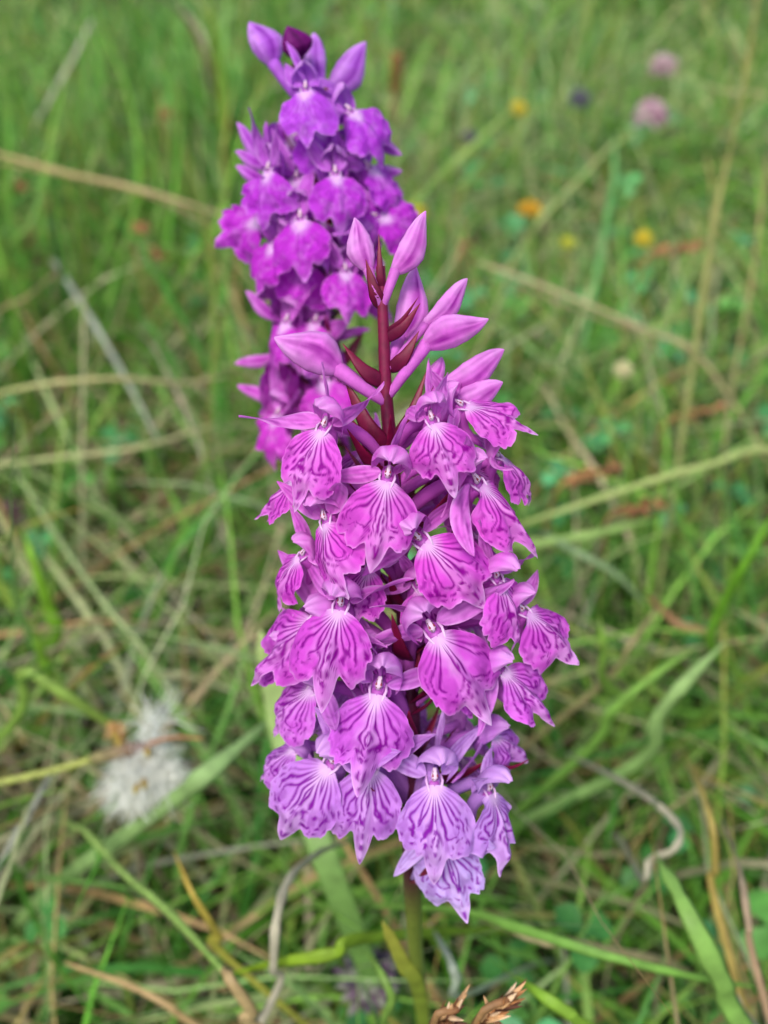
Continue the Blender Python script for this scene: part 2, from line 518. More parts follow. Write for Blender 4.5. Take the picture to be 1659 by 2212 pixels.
def petal_mesh(mb, name, pale, mark):
    V = np.vstack(mb.V)
    return mesh_np(name, V, np.vstack(mb.F), M_PETAL, attrs={'pale': np.full(len(V), pale), 'mark': np.full(len(V), mark)})


class Orchid:
    def __init__(self, label, px_axis, d0, tilt, lower, ground_shift, cols, lipL, rho, seed, stem_r, lips=LIPS, boost=1.0, lift=0.0, sep=1.0, lipw=1.0):
        """px_axis: stem seen in the photo, top first; depth from the stem's tilt; lower: explicit lower points"""
        self.rng = random.Random(seed); self.lips = lips; self.boost = boost; self.lift = lift; self.sep = sep; self.count = 0; self.lipw = lipw
        self.cols = cols; self.lipL = lipL; self.rho = rho
        tt = math.tan(tilt)
        self.axis = []
        for x, y in px_axis:
            vy = (1106 - y) / 1106 * TH
            v = vy * d0 / (1 + vy * tt)
            self.axis.append(at_depth(x, y, d0 - v * tt))
        pts = list(self.axis) + [at_depth(*p) for p in lower]
        g = pts[-1].copy(); g.x += ground_shift[0]; g.y += ground_shift[1]; g.z = -0.006
        mid = pts[-1].lerp(g, 0.5)
        pts += [mid, g]
        self.pts = pts
        self.base = Vector((g.x, g.y, 0))
        self.root = empty('spotted_orchid', self.base)
        tag(self.root, label, 'orchid', 'wild orchids in flower')
        self.A = (self.axis[0] - self.axis[-1]).normalized()
        N = -VV
        self.N = (N - self.A * N.dot(self.A)).normalized()
        self.R = self.A.cross(self.N).normalized()
        if self.R.dot(RV) < 0: self.R = -self.R
        c = catmull([tuple(p) for p in pts], 70)
        r = np.interp(np.linspace(0, 1, 70), [0, 0.06, 0.25, 0.5, 0.75, 1], np.array(stem_r))
        z = np.linspace(0, 1, 70)[:, None]
        hi = np.array(srgb(108, 8, 54)); md = np.array(srgb(62, 8, 38)); lo = np.array(srgb(104, 118, 44))
        f1 = sstep(0.08, 0.4, z); f2 = sstep(0.58, 0.70, z)
        C = hi * (1 - f1) + md * f1
        C = C * (1 - f2) + lo * f2
        b = MB(); b.tube(c, r, C, seg=12, nvec=(1, 0.2, 0))
        b.build('stem', M_STEM, self.root)
        self.dense = [Vector(p) for p in c]

    def stem_at(self, y):
        """world point of the axis at picture height y"""
        P = [to_px(p) for p in self.dense]
        for i in range(len(P) - 1):
            if P[i][1] <= y <= P[i + 1][1]:
                f = (y - P[i][1]) / (P[i + 1][1] - P[i][1] + 1e-9)
                return self.dense[i].lerp(self.dense[i + 1], f)
        return self.dense[0] if y < P[0][1] else self.dense[-1]

    def color(self, y, jitter=0.06):
        ys = [c[0] for c in self.cols]
        k = [np.interp(y, ys, [c[1][i] for c in self.cols]) for i in range(3)]
        j = 1 + self.rng.uniform(-jitter, jitter)
        return (k[0] * j, k[1] * j * (1 + self.rng.uniform(-.06, .06)), k[2] * j, 1)

    def put(self, name, me, M, parent, color=None):
        o = bpy.data.objects.new(name, me)
        COL.objects.link(o)
        o.parent = parent
        if parent is self.root:
            M = Matrix.Translation(-self.base) @ M
        o.matrix_basis = M
        if color: o.color = color
        return o

    def bract(self, base, tip, w, side=None, curl=0.0, c0=srgb(84, 8, 48), c1=srgb(122, 8, 54)):
        base, tip = Vector(base), Vector(tip)
        d = tip - base
        L = d.length
        mid = base + d * 0.5 + self.A * (-0.10 * L) + self.N * curl * L
        pts = catmull([tuple(base), tuple(mid), tuple(tip)], 14)
        t = np.linspace(0, 1, 14)
        r = w * 0.5 * np.interp(t, [0, 0.12, 0.35, 0.7, 0.9, 1], [0.55, 0.9, 1, 0.55, 0.2, 0.03])
        n = d.cross(self.R) if side is None else Vector(side)
        b = MB(); b.tube(pts, r, c0, c1, seg=8, flat=0.22, nvec=tuple(n.normalized()), twist=self.rng.uniform(-.6, .6))
        return b.build('bract', M_BRACT, self.root)

    def flower(self, T, Ltip, az, flare=18, lip=None, scale=None, rho=None, nobract=False, tw=0, hood=True):
        rng = self.rng
        rho = rho or self.rho
        a = rad(az)
        sp = self.stem_at(T[1])
        depth = (sp - CAM).dot(VV) - rho * math.cos(a)
        Tw = at_depth(T[0], T[1], depth)
        O = (self.N * math.cos(a) + self.R * math.sin(a)).normalized()
        S0 = O.cross(self.A).normalized() * -1
        want = math.atan2(Ltip[0] - T[0], Ltip[1] - T[1])
        wl = math.hypot(Ltip[0] - T[0], Ltip[1] - T[1])
        best = None
        for k in range(-75, 76, 3):
            ro = rad(k)
            D = (-self.A * math.cos(ro) + self.A.cross(O) * math.sin(ro)).normalized()
            fa = rad(flare)
            D2 = (D * math.cos(fa) + O * math.sin(fa)).normalized()
            p = to_px(Tw + D2 * self.lipL)
            dx, dy = p[0] - T[0], p[1] - T[1]
            err = abs(math.atan2(dx, dy) - want) + abs(k) * 0.0008
            if best is None or err < best[0]:
                best = (err, D2, math.hypot(dx, dy))
        D = best[1]
        sc = scale * self.lipL if scale else self.lipL * min(1.22, max(0.78, wl / best[2])) * self.boost
        zc = -D
        yc = (O - zc * O.dot(zc)).normalized()
        xc = yc.cross(zc).normalized()
        M = Matrix.Translation(Tw) @ Matrix((xc, yc, zc)).transposed().to_4x4() @ Matrix.Scale(sc, 4)
        Mi = M.inverted()
        col = self.color(T[1])
        dk = (col[0] * 0.9, col[1] * 0.9, col[2] * 0.92, 1)
        # ovary runs from the throat back to the stem, a spur hangs behind the lip
        node = sp - self.A * (sc * 0.55)
        n_loc = Mi @ node
        b = MB()
        p0 = Vector((0, -0.04, 0.04)); p1 = Vector((0, -0.32, 0.12))
        pm = p1.lerp(n_loc, 0.5) + Vector((0, 0, 0.10))
        b.tube(catmull([tuple(p0), tuple(p1), tuple(pm), tuple(n_loc)], 14), np.interp(np.linspace(0, 1, 14), [0, .2, .6, 1], [.085, .085, .085, .055]), (1, 1, 1), seg=8)
        b.tube(catmull([(0, 0, 0), (0, -0.18, -0.04), (0.02, -0.36, -0.22), (0.03, -0.42, -0.55)], 10), np.interp(np.linspace(0, 1, 10), [0, .3, .8, 1], [.075, .11, .075, .02]), (1, 1, 1), seg=8)
        fl = self.put('flower', petal_mesh(b, 'flower', 0.08, 0.12), M, self.root, dk)
        li = self.count % len(self.lips); self.count += 1
        Ml = Matrix.Scale(rng.uniform(0.92, 1.08) * self.lipw, 4, (1, 0, 0)) @ Matrix.Rotation(rad(tw + rng.uniform(-12, 12)), 4, 'Z') @ Matrix.Rotation(rad(rng.uniform(-8, 10)), 4, 'X')
        self.put('lip', self.lips[li], Ml, fl, col)
        self.put('column', COLUMN, Matrix.Identity(4), fl)
        if hood:
            up = Matrix.Translation((0, 0.01, 0.0)) @ Matrix.Scale(1.08 * self.sep ** .5, 4) @ Matrix.Rotation(rad(rng.uniform(-16, 14) + self.lift), 4, 'X') @ Matrix.Rotation(rad(rng.uniform(-8, 8)), 4, 'Y')
            self.put('hood', HOODS[rng.randrange(3)], up, fl, col)
        # upper sepal leans over the hood
        Ms = Matrix.Translation((0, -0.07, 0.16)) @ Matrix.Rotation(rad(-90 + rng.uniform(-22, 22)), 4, 'Y') \
            @ Matrix.Rotation(rad(rng.uniform(8, 45) - self.lift), 4, 'Z') @ Matrix.Rotation(rad(90 + rng.uniform(-25, 25)), 4, 'X') @ Matrix.Scale(rng.uniform(0.72, 0.95) * self.sep, 4)
        self.put('sepal', SEPALS[rng.choice((1, 3, 4, 7))], Ms, fl, col)
        for s in (-1, 1):
            Ms = Matrix.Translation((s * 0.08, -0.03, 0.10)) \
                @ Matrix.Rotation(rad(-s * (rng.uniform(-30, 65) + self.lift)), 4, 'Y') \
                @ Matrix.Rotation(rad(s * rng.uniform(-50, 25)), 4, 'Z')
            if s < 0: Ms = Ms @ Matrix.Rotation(math.pi, 4, 'Z')
            Ms = Ms @ Matrix.Rotation(rad(rng.uniform(-35, 35)), 4, 'X') @ Matrix.Scale(rng.uniform(0.85, 1.1) * self.sep, 4)
            self.put('sepal', SEPALS[rng.randrange(8)], Ms, fl, col)
        if not nobract:
            Oh = (O * 0.75 + self.A * 0.75 + self.R * rng.uniform(-.25, .25)).normalized()
            self.bract(node - self.A * 0.001, node + Oh * sc * rng.uniform(0.95, 1.25), sc * 0.24, side=O)
        return fl

    def bud(self, tip, mid, base, w, dd=0.0, col=None, ridge=0.11, narrow=False, pm=1.0):
        """closed flower: picture points tip, widest bulb end and where its ovary leaves the stem"""
        sp = self.stem_at(base[1])
        d0 = (sp - CAM).dot(VV)
        B = at_depth(base[0], base[1], d0)
        Mm = at_depth(mid[0], mid[1], d0 - dd * 0.6)
        T = at_depth(tip[0], tip[1], d0 - dd)
        cl = col or self.color(min(tip[1], 800))
        w = w * 1.18
        n, seg = 26, 28
        ax = T - Mm; L = ax.length
        z = ax.normalized(); x = z.cross(self.N).normalized(); y = z.cross(x)
        t = np.linspace(0, 1, n)
        prof = np.interp(t, [0, .08, .22, .40, .6, .8, .93, 1], [.30, .55, .86, 1, .84, .50, .22, .04] if not narrow else [.3, .6, .8, 1, .9, .6, .3, .05])
        ang = np.linspace(0, 2 * np.pi, seg, endpoint=False)
        rr = w * 0.5 * prof[:, None] * (1 + ridge * np.cos(3 * ang + 0.6)[None] + 0.02 * np.cos(7 * ang)[None])
        bow = np.sin(t * np.pi * 1.5) * L * 0.05 * (1 if self.rng.random() < .5 else -1)
        P = np.array(Mm)[None, None] + np.array(z) * (t * L)[:, None, None] + np.array(x) * (rr * np.cos(ang) + bow[:, None])[..., None] + np.array(y) * (rr * np.sin(ang) * 0.85)[..., None]
        V = P.reshape(-1, 3)
        vein = ((np.cos(ang * 6 + 1 + 1.5 * (vnoise(t[:, None] * 3, ang[None] * 0 + 4, int(tip[0]) + 3) - .5)) ** 8) * 0.34 + 0.5 * sstep(-0.75, -1.0, np.cos(3 * ang + 0.6))[None] + 0.3 * sstep(.55, .8, vnoise(t[:, None] * 4, np.cos(ang)[None] * 3 + 5, int(tip[0])))) * sstep(0, .2, t)[:, None] * sstep(1, .75, t)[:, None]
        pale = 0.14 + 0.16 * np.cos(ang * 3 + 0.6)[None] + 0.22 * t[:, None] + 0.25 * (vnoise(t[:, None] * 5, np.sin(ang)[None] * 2 + 9, int(tip[1])) - .5)
        F = grid_faces(n, seg, True)
        b = MB()
        pts = catmull([tuple(B), tuple(B.lerp(Mm, 0.5) + self.N * 0.0007), tuple(Mm + z * L * 0.06)], 10)
        b.tube(pts, np.interp(np.linspace(0, 1, 10), [0, .5, 1], [w * .13, w * .17, w * .215]), (1, 1, 1), seg=8)
        V2 = np.vstack(b.V); F2 = np.vstack(b.F) + len(V)
        me = mesh_np('bud', np.vstack([V, V2]) - np.array(B), np.vstack([F, F2]), M_PETAL,
                     attrs={'pale': np.concatenate([np.clip(pale * pm, 0, 1).ravel(), np.full(len(V2), 0.1)]),
                            'mark': np.concatenate([np.broadcast_to(vein, pale.shape).ravel(), np.full(len(V2), 0.15)])})
        return self.put('bud', me, Matrix.Translation(B), self.root, cl)

    def bract_px(self, base, tip, w, dd=0.0, curl=0.1):
        sp = self.stem_at(base[1]); d0 = (sp - CAM).dot(VV)
        return self.bract(at_depth(base[0], base[1], d0), at_depth(tip[0], tip[1], d0 - dd), w, side=self.N, curl=curl)


# ------------------------------------------------------------------ front orchid
front = Orchid(
    'sharply focused pink-purple orchid spike with streaked lilac lips and loose buds at its tip',
    [(822, 575), (828, 700), (834, 850), (847, 1000), (868, 1250), (884, 1480), (890, 1650), (890, 1860)],
    0.131, rad(16), [(893, 1960, 0.158), (899, 2060, 0.178), (914, 2212, 0.212)], (0.004, 0.004),
    [(500, (0.68, 0.16, 0.66)), (900, (0.70, 0.108, 0.66)), (1150, (0.68, 0.078, 0.63)), (1400, (0.63, 0.09, 0.65)), (1600, (0.57, 0.15, 0.71)), (1750, (0.55, 0.32, 0.80)), (1850, (0.55, 0.41, 0.85))],
    0.0118, 0.0105, 5, [0.0006, 0.0007, 0.0010, 0.0015, 0.0014, 0.0016], boost=0.97, sep=1.25, lipw=0.90)
f = front.flower
# half-hidden ones at the back and the sides first
f((985, 1085), (1010, 1150), 140, lip=1)
f((960, 1000), (1000, 1075), 100, flare=25)
f((1010, 1010), (1085, 1075), 80, flare=30)
f((1030, 1170), (1085, 1260), 95, flare=20)
f((1010, 1380), (1060, 1480), 100, flare=20)
f((720, 1060), (660, 1130), -100, flare=20)
f((730, 1250), (665, 1330), -110, flare=20)
f((745, 1410), (680, 1480), -105, flare=20)
f((760, 1590), (690, 1660), -100, flare=20)
f((990, 1640), (1050, 1720), 105, flare=20)
f((900, 1560), (930, 1650), 170, flare=10)
f((790, 980), (740, 1060), -125, flare=20)
f((905, 1270), (940, 1380), 25, flare=12, rho=0.006)
f((800, 1230), (770, 1330), -25, flare=12, rho=0.006)
f((800, 1410), (800, 1500), -30, flare=12, rho=0.006)
f((1000, 1440), (1050, 1560), 40, flare=15, rho=0.007)
f((640, 1620), (580, 1690), -75, flare=25)
f((1060, 1590), (1130, 1650), 75, flare=25)
f((620, 1400), (570, 1460), -80, flare=30)
f((1080, 990), (1140, 1060), 85, flare=35)
f((760, 1160), (700, 1260), -150, lip=2)
f((985, 1280), (1000, 1400), 150, lip=3)
f((770, 1480), (720, 1570), -160, lip=0)
f((1000, 1560), (1030, 1640), 130, lip=4)
f((640, 1040), (600, 1090), -75, flare=30, lip=2)
f((650, 1205), (606, 1285), -62, flare=25, lip=5)
# left
f((680, 1345), (558, 1477), -58, flare=30, lip=3)
f((678, 1490), (565, 1590), -60, flare=35, lip=0)
f((712, 1655), (602, 1825), -42, flare=22, lip=5)
# right
f((1005, 880), (1140, 960), 72, flare=50, lip=1, rho=0.010)
f((1036, 1050), (1135, 1205), 52, flare=18, lip=3)
f((1075, 1255), (1130, 1412), 40, flare=12, lip=6)
f((1135, 1325), (1248, 1437), 58, flare=35, lip=0)
f((1085, 1450), (1200, 1565), 50, flare=30, lip=4)
# facing the lens
f((697, 930), (640, 1105), -32, lip=4)
f((935, 915), (985, 1075), 16, lip=5)
f((835, 1040), (795, 1240), -6, lip=0)
f((705, 1130), (745, 1305), -26, lip=6)
f((915, 1172), (1062, 1325), 16, lip=1)
f((735, 1318), (705, 1530), -18, lip=5)
f((942, 1372), (1062, 1575), 18, lip=0)
f((815, 1498), (778, 1715), -7, lip=4)
f((955, 1815), (1012, 1995), 6, lip=3, rho=0.007)
f((803, 1660), (778, 1865), -16, lip=7, rho=0.009)
f((1058, 1715), (1085, 1888), 42, lip=6)
f((938, 1695), (932, 1912), 7, lip=3)
# buds
front.bud((760, 472), (796, 585), (822, 660), 0.0030, dd=0.002)
front.bud((926, 460), (850, 590), (826, 665), 0.0031, dd=0.001)
front.bud((906, 576), (862, 735), (832, 800), 0.0038, dd=-0.003)
front.bud((1014, 607), (915, 705), (836, 800), 0.0027, dd=-0.001, narrow=True)
front.bud((1052, 682), (915, 745), (836, 860), 0.0038, dd=0.003)
front.bud((596, 722), (735, 800), (834, 870), 0.0046, dd=0.002)
front.bud((1092, 762), (955, 835), (842, 960), 0.0036, dd=0.001, narrow=True)
front.bud((1088, 832), (960, 875), (845, 985), 0.0036, dd=0.003, narrow=True)
front.bud((950, 770), (930, 850), (842, 950), 0.0022, dd=0.0, narrow=True)
for b_, t_, w_ in (((822, 640), (818, 505), .0011), ((824, 665), (790, 560), .0019), ((828, 720), (905, 640), .0008),
                   ((829, 735), (908, 655), .0016), ((834, 830), (740, 742), .0022), ((845, 985), (742, 812), .0030),
                   ((846, 960), (922, 800), .0019), ((842, 800), (905, 715), .0020), ((850, 1010), (760, 905), .0026),
                   ((860, 1130), (735, 1025), .0016), ((884, 1390), (870, 1300), .0020), ((875, 1280), (775, 1262), .0030),
                   ((890, 1655), (920, 1630), .0022), ((870, 1260), (1005, 1100), .0006), ((890, 1480), (905, 1385), .0022)):
    front.bract_px(b_, t_, w_, dd=0.0025)
front.bract_px((892, 1668), (1060, 1640), .0026, dd=0.004)
front.bract_px((1050, 1642), (1145, 1640), .0008, dd=0.006)

# ------------------------------------------------------------------ back orchid
back = Orchid(
    'softly blurred violet-magenta orchid spike rising behind the sharply focused one',
    [(640, 140), (645, 180), (672, 290), (690, 390), (692, 560), (706, 680), (728, 800), (750, 950)],
    0.185, rad(16), [(775, 1150, 0.215), (800, 1400, 0.235)], (0.004, 0.01),
    [(50, (0.48, 0.11, 0.74)), (250, (0.46, 0.050, 0.66)), (500, (0.50, 0.030, 0.58)), (800, (0.60, 0.045, 0.58))],
    0.0112, 0.0105, 11, [0.0008, 0.0010, 0.0014, 0.0016, 0.0018, 0.0021], lips=LIPS_WIDE, boost=1.08, lift=34, sep=1.5)
f = back.flower
f((800, 430), (870, 490), 110, lip=1)
f((640, 300), (590, 350), -110, flare=25)
f((690, 480), (700, 570), 20, flare=12, rho=0.006)
f((660, 570), (640, 660), -20, flare=12, rho=0.007)
f((690, 280), (700, 370), 10, flare=12, rho=0.006)
f((640, 390), (630, 470), -25, flare=12, rho=0.006)
f((680, 700), (660, 790), -15, flare=12, rho=0.007)
f((770, 420), (800, 500), 45, flare=15, rho=0.007)
f((725, 300), (790, 370), 100, flare=25)
f((620, 440), (560, 500), -110, flare=25)
f((760, 520), (820, 580), 100, flare=20)
f((650, 640), (600, 700), -110, flare=25)
f((660, 760), (590, 830), -80, flare=25)
f((690, 930), (660, 1020), -60, flare=20)
f((640, 600), (560, 640), -120, lip=2)
f((790, 620), (830, 680), 120, lip=5)
f((640, 830), (560, 870), -100, lip=4)
f((760, 245), (835, 335), 42, flare=28, lip=3)
f((580, 372), (570, 478), -36, lip=2)
f((800, 365), (860, 440), 62, flare=25, lip=0)
f((820, 470), (890, 500), 60, flare=40, lip=6)
f((596, 530), (560, 630), -40, lip=5)
f((745, 590), (745, 685), 16, lip=4)
f((618, 700), (590, 805), -36, lip=6)
f((700, 825), (715, 930), -4, lip=1)
f((600, 900), (575, 1003), -45, lip=3)
f((560, 480), (505, 525), -70, flare=35, lip=3)
f((660, 198), (660, 298), 0, lip=0)
f((725, 380), (738, 495), 6, lip=2)
f((650, 478), (662, 605), -10, lip=7)
for t_, b_ in (((508, 268), (575, 345)), ((507, 330), (580, 362)), ((508, 362), (575, 392)), ((528, 632), (600, 690)), ((515, 828), (590, 875)), ((508, 790), (590, 770)), ((868, 365), (800, 380)), ((870, 330), (790, 300))):
    back.bud(t_, b_, ((b_[0] + 690) / 2, b_[1] + 30), 0.0021, dd=0.002, narrow=True)
back.bud((543, 45), (592, 140), (642, 215), 0.0047, dd=0.002)
back.bud((624, 55), (646, 125), (646, 190), 0.0044, dd=0.008, col=(0.17, 0.008, 0.16, 1), pm=0.0)
back.bud((672, 72), (690, 180), (652, 235), 0.0034, dd=0.001, narrow=True)
back.bud((795, 95), (715, 195), (668, 285), 0.0045, dd=0.002)
for b_, t_, w_ in (((660, 270), (720, 160), .002), ((690, 390), (610, 320), .0026), ((690, 420), (620, 410), .002),
                   ((708, 700), (650, 640), .0024), ((728, 790), (790, 700), .0024)):
    back.bract_px(b_, t_, w_, dd=0.002)

# ------------------------------------------------------------------ meadow grass (uncountable)
rs = np.random.RandomState(4)


def grass_mesh(n, region, lmin, lmax, wmin, wmax, cols, lean, name, droop=(0.2, 0.9), segs=5, zbase=0.0, clump=0.0, dens=None, leandir=None):
    x = rs.uniform(region[0], region[1], n); y = rs.uniform(region[2], region[3], n)
    if clump:
        m_ = max(1, n // 14)
        cx = rs.uniform(region[0], region[1], m_); cy = rs.uniform(region[2], region[3], m_)
        k = rs.randint(0, m_, n)
        x = cx[k] + rs.normal(0, clump, n); y = cy[k] + rs.normal(0, clump, n)
    if dens is not None:
        keep = rs.uniform(0, 1, n) < dens(x, y)
        x, y = x[keep], y[keep]; n = len(x)
    l = rs.uniform(lmin, lmax, n) * (0.65 + 0.7 * vnoise(x * 8 + 20, y * 8 + 20, 5))
    w = rs.uniform(wmin, wmax, n)
    az = rs.uniform(0, 2 * np.pi, n) if leandir is None else rs.normal(leandir, 1.0, n)
    le = np.abs(rs.normal(lean, 0.3, n))
    dr = rs.uniform(droop[0], droop[1], n)
    t = np.linspace(0, 1, segs + 1)
    ang = np.minimum(le[:, None] + dr[:, None] * t[None] ** 1.3 * 1.3, 1.75)      # angle from vertical
    ds = (l / segs)[:, None]
    hx = np.concatenate([np.zeros((n, 1)), np.cumsum(np.sin(ang[:, 1:]) * ds, 1)], 1)
    hz = np.concatenate([np.zeros((n, 1)), np.cumsum(np.cos(ang[:, 1:]) * ds, 1)], 1)
    wob = np.cumsum(rs.normal(0, 0.10, (n, segs + 1)), 1) * ds
    dxy = np.stack([np.cos(az), np.sin(az)], -1); pxy = np.stack([-np.sin(az), np.cos(az)], -1)
    P = np.zeros((n, segs + 1, 3))
    P[..., 0] = x[:, None] + hx * dxy[:, :1] + wob * pxy[:, :1]
    P[..., 1] = y[:, None] + hx * dxy[:, 1:] + wob * pxy[:, 1:]
    P[..., 2] = np.maximum(hz, 0.001) + zbase - 0.004
    W = w[:, None] * np.interp(t, [0, .3, .7, .9, 1], [.7, 1, .75, .35, .04])[None]
    roll = rs.uniform(-0.9, 0.9, n)
    side = np.zeros((n, 3)); side[:, 0] = pxy[:, 0] * np.cos(roll); side[:, 1] = pxy[:, 1] * np.cos(roll); side[:, 2] = np.sin(roll)
    Lf = P - side[:, None] * W[..., None] * 0.5; Rt = P + side[:, None] * W[..., None] * 0.5
    V = np.stack([Lf, Rt], 2).reshape(-1, 3)
    b0 = (np.arange(n) * (segs + 1) * 2)[:, None] + (np.arange(segs) * 2)[None]
    F = np.stack([b0, b0 + 1, b0 + 3, b0 + 2], -1).reshape(-1, 4)
    cols = np.asarray(cols)
    ci = rs.randint(0, len(cols), n)
    c = cols[ci] * rs.uniform(0.7, 1.3, (n, 1)) * rs.uniform(0.9, 1.1, (n, 3))
    tipc = np.where(rs.uniform(0, 1, (n, 1)) < 0.18, np.array(srgb(170, 135, 75))[None], c * 1.15)
    C = c[:, None] * (1 - t[None, :, None] ** 3) + tipc[:, None] * t[None, :, None] ** 3
    C = np.repeat(C[:, :, None], 2, 2).reshape(-1, 3)
    return mesh_np(name, V, F, M_GRASS, cols=C)


def stuff(name, me, label, cat):
    o = bpy.data.objects.new(name, me); COL.objects.link(o)
    return tag(o, label, cat, kind='stuff')


G_ = lambda L: [(c[0] * 0.84, c[1] * 0.96, c[2] * 0.74) for c in L]
GREEN = G_([srgb(92, 142, 48), srgb(108, 158, 62), srgb(84, 142, 66), srgb(128, 166, 74), srgb(116, 156, 84), srgb(76, 122, 48), srgb(142, 178, 84)])
STRAW = [srgb(170, 164, 122), srgb(184, 180, 144), srgb(140, 130, 100), srgb(168, 166, 140), srgb(142, 146, 98), srgb(164, 138, 92)]
PALE = [srgb(146, 172, 108), srgb(134, 164, 100), srgb(166, 182, 128), srgb(122, 156, 86)]


def dens_far(x, y):
    return np.clip((np.abs(x) < 0.22 + 0.55 * np.maximum(y, 0)).astype(float) + 0.15, 0, 1)


stuff('low_turf', grass_mesh(15000, (-0.7, 0.7, -0.15, 1.1), 0.02, 0.06, 0.0009, 0.0022, GREEN[:3] + GREEN[5:6], 0.7, 'low_turf', segs=3, dens=lambda x, y: dens_far(x, y) * np.where((x < 0.02) & (y < 0.45), 0.45, 0.9)), 'short dense green turf covering the soil between taller blades', 'turf')
stuff('meadow_grass', grass_mesh(23000, (-0.75, 0.75, -0.16, 1.15), 0.05, 0.145, 0.0010, 0.0032, GREEN, 0.55, 'meadow_grass', clump=0.014, dens=dens_far), 'tangled green meadow grass around the orchids', 'grass')
stuff('far_grass', grass_mesh(16000, (-1.6, 1.6, 1.0, 3.2), 0.06, 0.15, 0.003, 0.0060, GREEN + PALE[:3], 0.5, 'far_grass', segs=4, clump=0.03), 'hazy green grass of the meadow farther back', 'grass')
stuff('tall_grass', grass_mesh(900, (-0.55, -0.02, 0.36, 0.80), 0.10, 0.18, 0.0022, 0.0048, GREEN[1:5], 0.22, 'tall_grass', droop=(0.0, 0.45), clump=0.02), 'upright taller green blades standing behind the blurred violet orchid', 'grass')
stuff('dead_grass', grass_mesh(9000, (-0.7, 0.7, -0.15, 1.1), 0.05, 0.14, 0.0010, 0.0026, STRAW, 1.0, 'dead_grass', zbase=0.025, clump=0.03, dens=lambda x, y: dens_far(x, y) * np.where((x < 0.03) & (y < 0.5), 1.0, 0.38) * (0.35 + 1.1 * vnoise(x * 12 + 60, y * 12 + 60, 77))), 'dry straw coloured grass lying among the green blades', 'dry grass')
stuff('pale_grass', grass_mesh(2200, (-0.7, 0.7, -0.15, 1.1), 0.07, 0.15, 0.0014, 0.0032, PALE, 0.8, 'pale_grass', clump=0.04, dens=dens_far), 'pale grey-green grass blades arching over the turf', 'grass')

stuff('thatch', grass_mesh(5000, (-0.6, 0.6, -0.15, 0.9), 0.03, 0.09, 0.0010, 0.0030, [srgb(120, 96, 70), srgb(96, 78, 60), srgb(140, 120, 92), srgb(110, 92, 84)], 1.3, 'thatch', zbase=0.006, clump=0.03, dens=lambda x, y: dens_far(x, y) * np.where((x < 0.05) & (y < 0.5), 1.0, 0.35)), 'brown matted thatch of old grass lying on the soil', 'thatch')
stuff('fine_stems', grass_mesh(1500, (-0.6, 0.6, -0.12, 0.9), 0.12, 0.22, 0.0006, 0.0012, PALE + STRAW[:3], 0.8, 'fine_stems', droop=(0.1, 0.7), segs=7, dens=dens_far), 'fine pale tangled grass stems arching over the turf', 'grass')
stuff('light_tufts', grass_mesh(4200, (0.02, 0.75, 0.35, 1.15), 0.05, 0.12, 0.0014, 0.0032, [srgb(156, 178, 112), srgb(140, 172, 104), srgb(170, 178, 132), srgb(130, 172, 112)], 0.6, 'light_tufts', clump=0.02), 'light green fresh tufts beyond the tall stalks', 'grass')

# ground-cover leaves of clover, too many to count
b = MB()
rc = random.Random(9)


def trefoil_leaf(b, c, s, col, rng, stalk=True):
    a0 = rng.uniform(0, 6.28)
    tl = Vector((rng.uniform(-.5, .5), rng.uniform(-.6, .2), 1)).normalized()
    for k in range(3):
        a = a0 + k * 2.09 + rng.uniform(-.2, .2)
        d = Vector((math.cos(a), math.sin(a), 0)); d = (d - tl * d.dot(tl)).normalized()
        cc = np.array(col) * rng.uniform(.8, 1.2)
        b.leaf(c, d, tl, s, s * 0.85, cc, cc * 1.1, curl=rng.uniform(0, .25), blunt=0.9)
    if stalk:
        q = (c[0] + rng.uniform(-.01, .01), c[1] + rng.uniform(-.005, .015), 0)
        b.tube([q, ((q[0] + c[0]) / 2, (q[1] + c[1]) / 2, c[2] * .6), c], 0.0004, np.array(col) * 1.1, seg=4)


for i in range(520):
    yy = rc.uniform(0.0, 1.1); xx = rc.uniform(-.25 - .45 * yy, .25 + .45 * yy)
    if xx < 0 and rc.random() < .5: continue
    trefoil_leaf(b, (xx, yy, rc.uniform(.015, .075)), rc.uniform(.006, .011), rc.choice([srgb(70, 140, 80), srgb(86, 160, 104), srgb(90, 150, 66), srgb(66, 128, 58)]), rc)
stuff('clover_leaves', mesh_np('clover_leaves', np.vstack(b.V), np.vstack(b.F), M_LEAF, cols=np.vstack(b.C)), 'small three-part clover leaves scattered through the turf', 'clover')

# ------------------------------------------------------------------ single blades and stalks one can pick out
def pt(p):
    return at_depth(p[0], p[1], -p[2]) if p[2] < 0 else at_z(*p)


